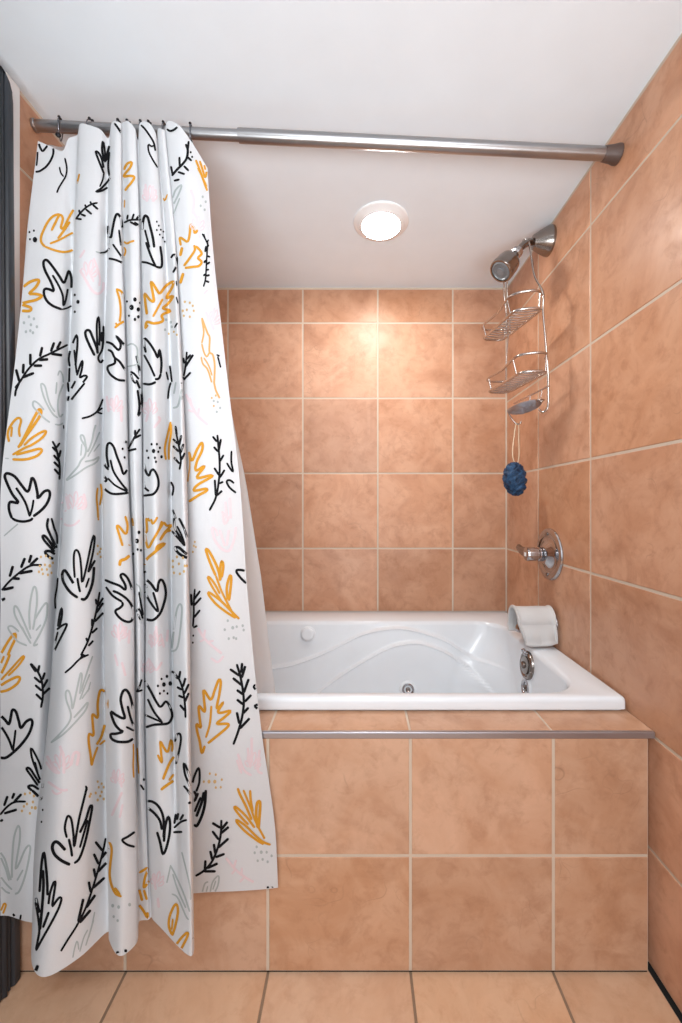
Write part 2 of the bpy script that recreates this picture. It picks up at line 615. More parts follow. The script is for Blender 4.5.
# chrome overflow plate on the foot end
fx = lambda z: IX1 - 0.12 * (ZR - z)
ax = Vector((-1, 0, 0.12)).normalized()
c = Vector((fx(0.537), 1.352, 0.537))
bm = bmesh.new()
lathe(bm, [(0.047, -0.006), (0.047, 0.006), (0.044, 0.010), (0.038, 0.0115), (0.033, 0.006), (0.030, 0.006), (0.029, 0.013), (0.014, 0.016), (0.0, 0.016)], c, ax, 48)
op = obj('overflow_plate', local(bm, tub), M_NICKEL, tub, smooth=40)
bm = bmesh.new()
lathe(bm, [(0.012, 0.014), (0.011, 0.022), (0.007, 0.025), (0.0, 0.0255)], c, ax, 24)
obj('screw_cap', local(bm, tub), M_NICKEL, op, smooth=40)
bm = bmesh.new()                              # short lever above the plate
tube(bm, [c + ax * 0.006 + Vector((0, 0.004, 0.036)), c + ax * 0.013 + Vector((0, 0.005, 0.046)), c + ax * 0.015 + Vector((0, 0.006, 0.052))],
     [0.0075, 0.0075, 0.006], 12)
obj('lever', local(bm, tub), M_CHROME, op, smooth=60)
jet('suction_jet', Vector((fx(0.462), 1.345, 0.462)), ax, 0.026, tub)
# grey caulk between tub and wall tiles
bm = bmesh.new()
box(bm, TX0, XR - 0.002, TY1 + 0.0005, DB - 0.0005, ZR - 0.012, ZR + 0.002, bevel=0.002)
struct(obj('trim_4', bm, simple('grey_caulk', (176, 168, 162), 0.6)), 'line of caulk between tub rim and back wall')
# ================================================================ shower fittings on the right wall
# shower head
fc = Vector((XR, 1.4156, 2.040))
root = empty('showerhead', fc, 'brushed nickel shower head on a short bent arm near the ceiling', 'shower head')
bm = bmesh.new()
axw = Vector((-1, 0.02, -0.06)).normalized()
lathe(bm, [(0.0, -0.002), (0.049, -0.002), (0.050, 0.004), (0.049, 0.010), (0.044, 0.022), (0.036, 0.038), (0.0275, 0.053), (0.0235, 0.061),
           (0.018, 0.063), (0.0, 0.063)], fc, axw, 48)
obj('wall_flange', local(bm, root), M_NICKEL, root, smooth=35)
bm = bmesh.new()
a0 = fc + axw * 0.055
a_end = P(518, 251, 1.385)
pth = catmull([a0, P(533, 241.5, 1.412), P(527, 243, 1.40), P(522, 246.5, 1.392), a_end], 8)
tube(bm, pth, 0.0122, 16)
obj('arm', local(bm, root), M_NICKEL, root, smooth=60)
head_c = P(500.5, 271.5, 1.366)
nut = P(516, 253.5, 1.384)
ax = (head_c - nut).normalized()
L = (head_c - nut).length
bm = bmesh.new()
lathe(bm, [(0.0, -0.018), (0.016, -0.018), (0.0195, -0.014), (0.0195, 0.001), (0.014, 0.005), (0.0, 0.005)], nut, ax, 8)
obj('collar_nut', local(bm, root), M_CHROME, root, smooth=25)
bm = bmesh.new()
lathe(bm, [(0.0, 0.004), (0.013, 0.004), (0.0145, 0.20 * L), (0.018, 0.27 * L), (0.031, 0.34 * L), (0.0375, 0.42 * L), (0.0405, 0.54 * L), (0.0415, L - 0.022),
           (0.0425, L - 0.016), (0.0425, L - 0.003), (0.040, L + 0.001), (0.035, L + 0.001), (0.034, L - 0.004), (0.0, L - 0.004)], nut, ax, 48)
hd = obj('head', local(bm, root), M_NICKEL, root, smooth=35)
bm = bmesh.new()
lathe(bm, [(0.0335, L - 0.0045), (0.0335, L - 0.001), (0.029, L + 0.002), (0.026, L - 0.001), (0.012, L - 0.001), (0.011, L + 0.002),
           (0.0, L + 0.002)], nut, ax, 40)
u, w = frame_for(ax)
for ring_r, cnt in ((0.0215, 14), (0.0165, 10)):
    for k in range(cnt):
        q = nut + ax * (L - 0.001) + (u * math.cos(2 * PI * k / cnt) + w * math.sin(2 * PI * k / cnt)) * ring_r
        lathe(bm, [(0.0016, 0.0), (0.0012, 0.0025), (0.0, 0.0027)], q, ax, 8)
obj('spray_face', local(bm, root), simple('grey_spray_face', (120, 124, 128), 0.35, 0.2), hd, smooth=40)

# mixer valve
vc = Vector((XR, 1.4156, 0.912))
root = empty('shower_valve', vc, 'chrome round shower valve with a single lever handle on the right wall', 'shower valve')
bm = bmesh.new()
lathe(bm, [(0.0, -0.002), (0.093, -0.002), (0.0935, 0.003), (0.091, 0.007), (0.082, 0.0105), (0.072, 0.0105), (0.066, 0.007), (0.058, 0.0065),
           (0.046, 0.013), (0.034, 0.022), (0.028, 0.026), (0.0, 0.026)], vc, (-1, 0, 0), 72)
pl = obj('escutcheon', local(bm, root), M_CHROME, root, smooth=35)
for s in (1, -1):
    bm = bmesh.new()
    lathe(bm, [(0.006, 0.006), (0.006, 0.012), (0.0045, 0.0135), (0.0, 0.0138)], vc + Vector((0, 0, 0.073 * s)), (-1, 0, 0), 20)
    obj('screw', local(bm, root), M_NICKEL, pl, smooth=40)
bm = bmesh.new()
lathe(bm, [(0.0, 0.02), (0.024, 0.02), (0.026, 0.028), (0.026, 0.045), (0.022, 0.047), (0.022, 0.053), (0.025, 0.055), (0.0255, 0.080), (0.023, 0.087),
           (0.016, 0.0905), (0.0, 0.0915)], vc, (-1, 0, 0), 40)
hub = obj('handle_hub', local(bm, root), M_CHROME, root, smooth=35)
bm = bmesh.new()                               # flat tapering lever
h0 = vc + Vector((-0.068, 0.0, 0.0))
path = catmull([h0 + Vector((0, 0.006, 0)), h0 + Vector((-0.003, 0.035, 0.001)), h0 + Vector((-0.003, 0.070, 0.004)), h0 + Vector((-0.001, 0.104, 0.012)),
                h0 + Vector((0.0, 0.110, 0.014))], 8)
prev = None
N = len(path)
for i, p in enumerate(path):
    t = i / (N - 1)
    hz, hx = (0.0215 - 0.011 * t, 0.0155 - 0.006 * t)
    if i == N - 1:
        hz, hx = hz * 0.55, hx * 0.5
    ring = [bm.verts.new(p + Vector((hx * math.cos(a), 0, hz * math.sin(a)))) for a in [2 * PI * k / 20 for k in range(20)]]
    if prev:
        for k in range(20):
            bm.faces.new((prev[k], prev[(k + 1) % 20], ring[(k + 1) % 20], ring[k]))
    else:
        bm.faces.new(ring[::-1])
    prev = ring
bm.faces.new(prev)
obj('lever', local(bm, root), M_NICKEL, hub, smooth=50)
bm = bmesh.new()                               # pale index square on the end of the hub
q = vc + Vector((-0.0912, -0.004, 0))
box(bm, q.x - 0.0012, q.x + 0.001, q.y - 0.007, q.y + 0.007, q.z - 0.007, q.z + 0.007, bevel=0.0008)
obj('index_button', local(bm, root), M_WHITE, hub)

# tub spout under the washcloth
SD, SZ = 1.392, 0.672
root = empty('tub_spout', (XR, SD, SZ), 'chrome tub spout on the right wall mostly hidden by the washcloth', 'tub spout')
bm = bmesh.new()
pts = [Vector((XR - 0.001, SD, SZ)), Vector((0.665, SD, SZ)), Vector((0.62, SD, SZ)), Vector((0.612, SD, SZ - 0.002)), Vector((0.596, SD, SZ - 0.008)),
       Vector((0.586, SD, SZ - 0.020)), Vector((0.584, SD, SZ - 0.032))]
tube(bm, catmull(pts, 6), [0.031] * 13 + [0.030] * 12 + [0.027] * 12, 28)
obj('spout_body', local(bm, root), M_CHROME, root, smooth=60)
bm = bmesh.new()
lathe(bm, [(0.0, -0.002), (0.034, -0.002), (0.0345, 0.003), (0.033, 0.006), (0.0315, 0.007)], (XR, SD, SZ), (-1, 0, 0), 40)
obj('wall_flange', local(bm, root), M_CHROME, root, smooth=40)

# washcloth draped over the spout
def washcloth():
    """a doubled cloth: profile over the spout in (depth, z), swept along x."""
    R = 0.0375
    zc = SZ + 0.006
    prof = []
    for k in range(15):                        # front flap, bottom -> top
        t = k / 14
        prof.append((SD - R - 0.007 + 0.010 * t - 0.006 * math.sin(t * PI), 0.6090 + (zc - 0.6090) * t))
    for k in range(1, 16):
        a = PI - PI * k / 16
        prof.append((SD + (R + 0.002) * math.cos(a), zc + (R + 0.006) * math.sin(a)))
    for k in range(13):
        t = k / 12
        prof.append((SD + R + 0.002 + 0.006 * math.sin(t * PI), zc - (zc - 0.632) * t))
    M = 34
    x0, x1 = 0.548, 0.681
    grid = []
    n = len(prof)
    for i in range(M + 1):
        s = i / M
        row = []
        for j, (d, z) in enumerate(prof):
            t = j / (n - 1)
            low = max(0.0, 1 - t / 0.36)       # towards the front hem
            x = x0 + (x1 - x0) * s
            x += low * (0.022 * (1 - s) + 0.006 * s)
            z2 = z - low * 0.012 * math.sin(s * PI) * 0.4 + low * 0.006 * s
            d2 = d + 0.0025 * math.sin(9 * s + 3 * t) + low * 0.004 * math.sin(14 * s + 1.0)
            row.append(Vector((x, d2, z2)))
        grid.append(row)
    th = 0.0085
    bm = bmesh.new()
    def nrm(i, j):
        a = grid[min(i + 1, M)][j] - grid[max(i - 1, 0)][j]
        b = grid[i][min(j + 1, n - 1)] - grid[i][max(j - 1, 0)]
        q = b.cross(a)
        return q.normalized()
    c = Vector((0.6, SD, zc - 0.02))
    A, B = [], []
    for i in range(M + 1):
        ra, rb = [], []
        for j in range(n):
            q = nrm(i, j)
            if q.dot(grid[i][j] - Vector((grid[i][j].x, SD, zc - 0.03))) < 0:
                q = -q
            e = min(i, M - i, j, n - 1 - j)
            puff = 1.0 + (0.55 if e == 1 else 0.35 if e in (0, 2) else 0.0)      # bound hem
            ra.append(bm.verts.new(grid[i][j] + q * th * puff))
            rb.append(bm.verts.new(grid[i][j] + q * 0.0005))
        A.append(ra)
        B.append(rb)
    for i in range(M):
        for j in range(n - 1):
            bm.faces.new((A[i][j], A[i + 1][j], A[i + 1][j + 1], A[i][j + 1]))
            bm.faces.new((B[i][j], B[i][j + 1], B[i + 1][j + 1], B[i + 1][j]))
    for i in range(M):
        for j in (0, n - 1):
            bm.faces.new((A[i][j], B[i][j], B[i + 1][j], A[i + 1][j]))
    for j in range(n - 1):
        for i in (0, M):
            bm.faces.new((A[i][j], A[i][j + 1], B[i][j + 1], B[i][j]))
    return bm
M_TOWEL = simple('white_terry', (214, 213, 212), 0.95, spec=0.1, bump=(420, 0.9, 0.002))
wc = obj('washcloth', washcloth(), M_TOWEL, smooth=180)
tag(wc, 'white washcloth draped over the tub spout beside the wall', 'washcloth')
sub = wc.modifiers.new('soft', 'SUBSURF')
sub.levels = sub.render_levels = 1

# ---------------------------------------------------------------- wire caddy hanging from the shower arm
root = empty('shower_caddy', P(523, 246, 1.395), 'chrome wire shower caddy with two baskets hanging from the shower arm', 'shower caddy')
def basket(zb, dx, rail_h, mid_rise):
    NR, NW = Vector((0.520 + dx, 1.292, zb)), Vector((0.606 + dx, 1.282, zb))
    FW, FR = Vector((0.566 + dx, 1.535, zb)), Vector((0.482 + dx, 1.530, zb))
    def rounded(cs, r, n=5):
        out = []
        m = len(cs)
        for i in range(m):
            p, a, b = cs[i], cs[i - 1], cs[(i + 1) % m]
            pa = p + (a - p).normalized() * r
            pb = p + (b - p).normalized() * r
            for k in range(n + 1):
                t = k / n
                out.append(pa * (1 - t) ** 2 + p * 2 * t * (1 - t) + pb * t * t)
        return out
    bm = bmesh.new()
    tube(bm, rounded([NR, NW, FW, FR], 0.030), 0.0042, 10, closed=True)
    b = obj('basket', local(bm, root), M_WIRE, root, smooth=60)
    up = Vector((0, 0, rail_h))
    # raised rail: low at the room side, sweeping up at the wall side ends
    rail = catmull([NW + up * 0.9 + Vector((0.0, 0.03, 0)), NW + up + Vector((-0.012, 0.0, 0)), NR.lerp(NW, 0.5) + up + Vector((0, -0.012, 0)),
                    NR + up * 1.0 + Vector((0.0, 0.0, 0)), NR.lerp(FR, 0.14) + up * 0.96 + Vector((-0.012, 0, 0)), NR.lerp(FR, 0.5) + up * 0.82 + Vector((-0.004, 0, 0)),
                    NR.lerp(FR, 0.86) + up * 0.8 + Vector((-0.010, 0, 0)), FR + up * 0.8 + Vector((0.012, 0.006, 0)), FW + up * 0.8 + Vector((-0.01, 0.002, 0)),
                    FW + up * 0.75 + Vector((0.003, -0.03, 0))], 6)
    bm = bmesh.new()
    tube(bm, rail, 0.0040, 10)
    obj('rail', local(bm, root), M_WIRE, b, smooth=60)
    n = 12
    for k in range(n):                          # cross wires of the basket floor
        t = (k + 0.7) / (n + 0.4)
        p, q = NR.lerp(FR, t), NW.lerp(FW, t)
        bm = bmesh.new()
        tube(bm, [p, p.lerp(q, 0.5) - Vector((0, 0, 0.004)), q], 0.0026, 8)
        obj('floor_wire', local(bm, root), M_WIRE, b, smooth=60)
    for p, q in ((NR.lerp(FR, 0.14), rail[24]), (NR.lerp(FR, 0.86), rail[36]), (NW + Vector((-0.012, 0.004, 0)), rail[5]), (FW.lerp(NW, 0.05), rail[52])):
        bm = bmesh.new()
        tube(bm, [p, p.lerp(q, 0.5), q], 0.0030, 8)
        obj('upright', local(bm, root), M_WIRE, b, smooth=60)
    return NR, NW, FW, FR

Z1, Z2 = 1.732, 1.527
q1 = basket(Z1, 0.0, 0.052, 0)
q2 = basket(Z2, 0.020, 0.056, 0)
# twin hanger wires: a hook over the arm, then down along the wall side of both baskets
hk = P(524.5, 244.5, 1.397)
nw = lambda z, t, dx: q1[1].lerp(q1[2], t) + Vector((dx, 0, z - Z1))
near = nw(Z1, 0.10, 0.004)
far = nw(Z1, 0.62, 0.004)
bm = bmesh.new()
a, b = nw(Z1, 0.04, 0.004), nw(Z2, 0.04, 0.020)
pts = [hk + Vector((-0.010, 0.0, -0.002)), hk + Vector((-0.002, -0.004, 0.0165)), hk + Vector((0.012, -0.006, 0.004)), hk + Vector((0.016, -0.012, -0.03)),
       hk.lerp(a, 0.5) + Vector((0.004, 0, 0)), a + Vector((0, 0, 0.055)), a, a.lerp(b, 0.5), b, b + Vector((0, -0.002, -0.06)), b + Vector((0.0, -0.002, -0.110)),
       b + Vector((-0.004, 0.004, -0.126)), b + Vector((-0.012, 0.014, -0.130)), b + Vector((-0.018, 0.026, -0.118))]
tube(bm, catmull(pts, 7), 0.0036, 10)
obj('hanger_wire', local(bm, root), M_WIRE, root, smooth=60)
bm = bmesh.new()                               # twin strut from the hook down to the upper basket, one wire running on to the lower one
for dx in (-0.0042, 0.0042):
    tube(bm, catmull([P(505.5 + dx * 400, 279, 1.40), P(506 + dx * 400, 298, 1.42), P(508 + dx * 400, 314, 1.44), P(508.5 + dx * 400, 334, 1.455)], 5), 0.0028, 10)
tube(bm, catmull([P(505.5, 279, 1.40), P(509, 270, 1.402), P(515, 262, 1.402), P(521, 253, 1.401), hk + Vector((0.004, 0.004, 0.0165))], 6), 0.0030, 10)
tube(bm, catmull([P(508.5, 334, 1.455), P(507, 352, 1.47), P(506, 372, 1.48), P(506.5, 391, 1.49)], 6), 0.0022, 10)
obj('hanger_wire', local(bm, root), M_WIRE, root, smooth=60)
# straight rail above the soap dish
bm = bmesh.new()
r0, r1 = P(549, 386, 1.285), P(514, 403.5, 1.50)
tube(bm, [r0, r0.lerp(r1, 0.5), r1], 0.0030, 10)
for t in (0.18, 0.5):
    p = r0.lerp(r1, t)
    tube(bm, [p, p + Vector((0, 0, -0.012)), p + Vector((-0.004, 0, -0.026))], 0.0018, 8)
lowrail = obj('lower_rail', local(bm, root), M_WIRE, root, smooth=60)
# oval soap dish with slanting grooves
dc = P(524, 407.5, 1.395)
bm = bmesh.new()
dirL = (P(538, 401, 1.32) - P(509, 414, 1.47))
Ld = dirL.length / 2
dirL.normalize()
dirW = dirL.cross(Vector((0, 0, 1))).normalized()
upv = dirW.cross(dirL).normalized()
rr = []
NU, NV = 40, 12
for i in range(NV + 1):
    f = i / NV
    ring = []
    for k in range(NU):
        a = 2 * PI * k / NU
        x = Ld * f * math.cos(a)
        y = 0.044 * f * math.sin(a)
        z = -0.013 * (1 - f ** 3) + (0.0028 * math.sin((x * 1.0 + y * 1.6) * 230) if f < 0.93 else 0.003 * (f - 0.9) * 10)
        ring.append(bm.verts.new(dc + dirL * x + dirW * y + upv * z))
    rr.append(ring)
for a, b in zip(rr[1:], rr[2:]):
    for k in range(NU):
        bm.faces.new((a[k], a[(k + 1) % NU], b[(k + 1) % NU], b[k]))
bm.faces.new(rr[1])
bmesh.ops.delete(bm, geom=rr[0], context='VERTS')
bmesh.ops.recalc_face_normals(bm, faces=bm.faces)
bmesh.ops.solidify(bm, geom=bm.faces[:], thickness=0.0022)
dish = obj('soap_dish', local(bm, root), M_ALU, root, smooth=50)
bm = bmesh.new()
tube(bm, [dc + dirL * (Ld + 0.004 + 0.010 * math.cos(2 * PI * k / 20)) + dirW * (0.014 * math.sin(2 * PI * k / 20)) for k in range(20)], 0.0022, 8, closed=True)
obj('ring', local(bm, root), M_WIRE, dish, smooth=60)
# bent hook at the bottom that carries the puff
bm = bmesh.new()
tube(bm, catmull([P(508.5, 412, 1.47), P(510, 416, 1.47), P(513.5, 421, 1.465), P(517, 424, 1.46), P(520, 423.5, 1.452), P(521, 421, 1.45)], 6), 0.0026, 10)
obj('hook', local(bm, root), M_WIRE, root, smooth=60)

# ---------------------------------------------------------------- blue bath puff
HK = P(517.2, 424.2, 1.46)
pc = P(514.5, 479, 1.47)
root = empty('bath_puff', pc, 'dark blue mesh bath puff hanging by its cord below the caddy', 'bath puff')
def puff_mat():
    M = Mat('blue_mesh')
    co = M.coords()
    nz = M.noise(co, 60, 4, 0.6, 1.2)
    M.set(color=M.mix(M.remap(nz, 0.35, 0.7), lin((12, 28, 52)), lin((48, 86, 124))), rough=0.65, spec=0.35)
    M.bump(M.noise(co, 240, 2), 0.5, 0.002)
    return M.m
MP = puff_mat()
def puff_blob(center, ra, rb, rc, seed, n=72, m=44, amp=0.0035):
    rnd = random.Random(seed)
    ph = [rnd.random() * 6.28 for _ in range(6)]
    bm = bmesh.new()
    rows = []
    for i in range(m + 1):
        th = PI * i / m
        row = []
        for k in range(n):
            a = 2 * PI * k / n
            d = Vector((math.sin(th) * math.cos(a), math.sin(th) * math.sin(a), math.cos(th)))
            # layered ruffles slanting round the ball
            s = math.sin(14 * th + 2.2 * math.sin(a + ph[0]) + 3 * math.sin(2 * a + ph[1])) + 0.6 * math.sin(16 * th + 5 * a + ph[2]) * math.sin(3 * a + ph[3])
            f = 1.0 + amp / ra * s * math.sin(th)
            p = Vector((d.x * ra, d.y * rb, d.z * rc)) * f
            p.x += -0.10 * p.z * (1 if p.z < 0 else 0.3)
            row.append(center + p)
        rows.append(row)
    top, bot = bm.verts.new(rows[0][0]), bm.verts.new(rows[m][0])
    R = [[bm.verts.new(p) for p in row] for row in rows[1:m]]
    for k in range(n):
        q = (k + 1) % n
        bm.faces.new((top, R[0][k], R[0][q]))
        bm.faces.new((bot, R[-1][q], R[-1][k]))
        for a, b in zip(R, R[1:]):
            bm.faces.new((a[k], b[k], b[q], a[q]))
    return bm
obj('puff', local(puff_blob(pc, 0.040, 0.042, 0.063, 3), root), MP, root, smooth=180)
bm = bmesh.new()
tp = pc + Vector((0.004, 0, 0.052))
tube(bm, catmull([tp, P(512.5, 455, 1.463), P(514.0, 437, 1.462), HK + Vector((-0.006, 0, -0.006)), HK + Vector((-0.001, 0.001, 0.0045)), HK + Vector((0.005, 0, -0.006)),
                  P(518.7, 437, 1.462), P(519, 455, 1.463), tp + Vector((0.006, 0, 0))], 7), 0.0017, 8)
obj('cord', local(bm, root), simple('cream_cord', (226, 208, 178), 0.8), root, smooth=60)
# ================================================================ the printed drawings on the curtain
# s: brush stroke (ink, width, points), d: dots (ink, radius, centres)
def S(c, w, *v): return ('s', c, w, v)
def D(c, r, *v): return ('d', c, r, v)
def twig(c, w, main, lw, *leaves):
    out = [S(c, w, *main)]
    for q in leaves:
        out.append(S(c, lw, *q))
    return out

def draw_print():
    tile(0, 110, [
        S('K', 2.0, 190,155, 200,185, 213,207, 225,195, 238,178), S('K', 2.0, 262,178, 268,210, 258,245, 235,280, 210,300, 195,308, 178,310),
        S('K', 1.6, 190,180, 187,240, 183,280),
        S('K', 1.6, 325,240, 335,290, 330,330, 310,365, 295,390, 285,415), S('K', 1.5, 298,285, 305,315, 320,335),
        S('Y', 2.2, 300,522, 270,530, 240,560, 215,610, 205,640, 208,665, 225,685), S('Y', 2.2, 258,605, 275,570, 300,525, 315,545, 305,590, 320,590, 345,540, 368,500),
        S('Y', 2.2, 290,645, 320,605, 350,560), S('Y', 1.8, 250,670, 300,650, 345,625, 366,615),
        D('K', 1.0, 148,612, 170,605, 150,648), D('K', 2.3, 175,650),
        S('K', 2.0, 478,205, 490,240, 510,290, 520,315), S('K', 2.0, 478,205, 495,215, 510,245, 520,290),
        S('K', 2.2, 515,155, 512,200, 520,240, 530,260, 540,210, 548,180), S('K', 1.8, 520,160, 525,200, 530,250),
        S('K', 2.0, 552,340, 530,370, 505,395, 480,410, 510,405, 540,388), S('K', 1.5, 522,310, 515,350, 500,385), S('K', 2.0, 548,210, 542,280, 548,330),
        S('Y', 1.6, 398,320, 386,370), 
    ] + twig('K', 1.8, (378,550, 400,520, 430,490, 460,472, 490,465), 2.0, (400,518, 396,500), (430,488, 426,472), (457,472, 452,457), (465,475, 492,498),
             (430,497, 460,523), (405,522, 430,532), (385,545, 410,548)))
    tile(100, 110, [
        S('K', 2.0, 72,66, 90,90, 106,115),
        S('Y', 2.2, 120,300, 135,270, 160,262, 150,290, 125,320, 120,335, 145,330, 172,335, 160,360, 135,390, 125,405), S('Y', 1.0, 124,450, 122,490),
        S('K', 1.8, 205,75, 225,95, 250,130, 270,165, 278,205), S('K', 1.6, 272,178, 255,182, 241,170, 245,210, 265,250, 290,290),
        S('K', 2.2, 40,580, 42,620, 55,640, 62,600, 75,540, 88,520, 105,545, 112,590), S('K', 1.8, 95,600, 100,640, 105,680),
        S('K', 2.4, 212,600, 215,560, 225,530, 240,540, 250,580, 265,640, 272,690), S('K', 1.8, 225,600, 235,640, 248,690), S('K', 1.5, 42,680, 44,650, 40,630),
        S('Y', 1.8, 120,660, 135,670, 150,662, 172,655),
        D('K', 0.9, 285,560, 295,580, 285,602, 305,600, 300,625, 318,610, 315,640, 325,660),
        S('K', 2.0, 335,95, 350,105, 370,100, 388,85),
        S('Y', 2.0, 480,250, 500,300, 525,370, 538,405), S('Y', 2.0, 500,255, 515,300, 528,340, 536,300, 538,280), S('Y', 1.8, 520,262, 528,300), S('Y', 1.6, 490,290, 520,350, 536,385),
        D('G', 1.1, 515,435, 505,480, 530,460, 525,500),
        S('G', 1.8, 365,440, 380,400, 410,375, 395,420, 370,470), S('G', 1.4, 368,520, 385,480, 400,440),
        S('P', 2.4, 455,400, 470,450, 465,520), S('P', 2.4, 228,370, 235,460), S('P', 2.4, 265,380, 270,460), S('P', 2.4, 465,500, 490,560, 500,640),
        S('Y', 2.2, 405,680, 400,640, 420,650, 440,660, 450,620, 455,572, 470,590, 475,620, 490,600),
        S('Y', 1.4, 318,440, 325,455, 338,422), D('K', 1.0, 462,235, 455,212),
    ] + twig('K', 1.8, (120,565, 150,552, 185,550, 205,550), 1.9, (135,550, 140,525), (160,550, 170,520), (180,548, 200,528), (150,560, 185,580), (172,562, 200,582))
      + twig('K', 2.2, (360,330, 385,300, 415,270, 435,240, 440,200, 430,170), 2.0, (400,285, 398,235), (365,325, 355,280), (420,280, 445,305), (390,310, 425,322),
             (370,355, 400,348), (438,235, 460,255), (440,200, 445,155))
      + twig('K', 1.5, (512,620, 530,650, 545,685), 1.5, (528,650, 520,620), (535,665, 545,650)))
    tile(0, 246, [
        S('K', 2.4, 310,318, 265,300, 235,275, 220,240, 225,215, 250,218, 270,225, 255,180, 225,120, 218,80, 235,70, 265,105, 300,155, 320,185, 332,160, 345,125, 358,160, 358,210),
        S('K', 2.0, 263,145, 295,200, 315,250, 318,300, 330,270, 340,215), S('K', 1.6, 310,318, 335,312, 358,300),
        S('Y', 2.0, 225,3, 270,20, 320,30, 360,22, 372,5),
        S('Y', 2.6, 118,205, 150,180, 195,170, 180,205, 145,240, 175,240, 210,250, 180,270, 140,280, 108,290, 130,300, 155,310, 150,325, 110,325),
        D('G', 1.3, 145,355, 170,365, 120,385, 155,395, 185,405, 130,430, 165,435, 152,425),
        D('K', 1.1, 375,245, 360,290, 375,330, 357,332), D('K', 1.7, 391,280),
        S('P', 2.6, 400,120, 430,170, 460,220, 490,240, 515,220, 520,180), S('P', 2.4, 440,110, 470,180), S('P', 2.4, 400,60, 425,20), S('P', 2.2, 470,60, 500,150, 498,200),
        S('K', 2.0, 350,605, 345,560, 360,500, 385,445, 388,490, 382,560, 378,600), S('K', 2.0, 348,610, 346,682), S('K', 1.8, 372,520, 378,580, 385,640),
        S('K', 2.0, 385,650, 405,590, 415,575, 410,620, 400,660, 420,650, 437,655, 415,685),
        S('K', 2.4, 475,550, 445,490, 428,445, 432,424, 450,425, 465,460, 485,510, 490,540), S('K', 1.9, 490,540, 485,400, 495,355, 500,420, 498,500),
        S('K', 2.0, 519,400, 518,460, 512,520, 492,560, 505,585, 517,570), S('K', 1.5, 510,430, 508,480),
        S('K', 2.2, 527,480, 560,490, 595,522, 605,490, 582,450, 610,480, 630,505), S('K', 2.2, 540,520, 560,530, 575,560, 600,580, 628,622),
        S('K', 2.2, 575,565, 575,590, 540,605, 550,640, 590,670, 628,675),
        S('Y', 2.0, 582,215, 610,230, 620,265), S('Y', 2.0, 585,220, 600,270, 605,330, 600,380), S('Y', 2.2, 575,410, 600,390, 622,378), S('Y', 2.0, 580,385, 590,405),
        S('K', 2.0, 540,62, 575,68, 614,84), S('K', 1.9, 565,-10, 600,40, 614,62), S('K', 1.7, 500,35, 530,30, 548,10), S('Y', 1.6, 622,5, 630,25, 622,50), S('G', 1.4, 480,28, 520,40),
        S('G', 1.5, 290,650, 300,625, 315,650, 318,685),
    ] + twig('K', 2.0, (75,712, 100,680, 140,620, 190,570, 250,540, 310,510, 340,495), 2.5, (115,640, 118,590), (152,598, 152,540), (200,555, 212,505), (255,530, 272,482), (285,518, 305,478),
             (110,660, 172,636), (168,600, 212,600), (195,572, 242,568), (255,540, 312,548), (97,680, 80,618)))
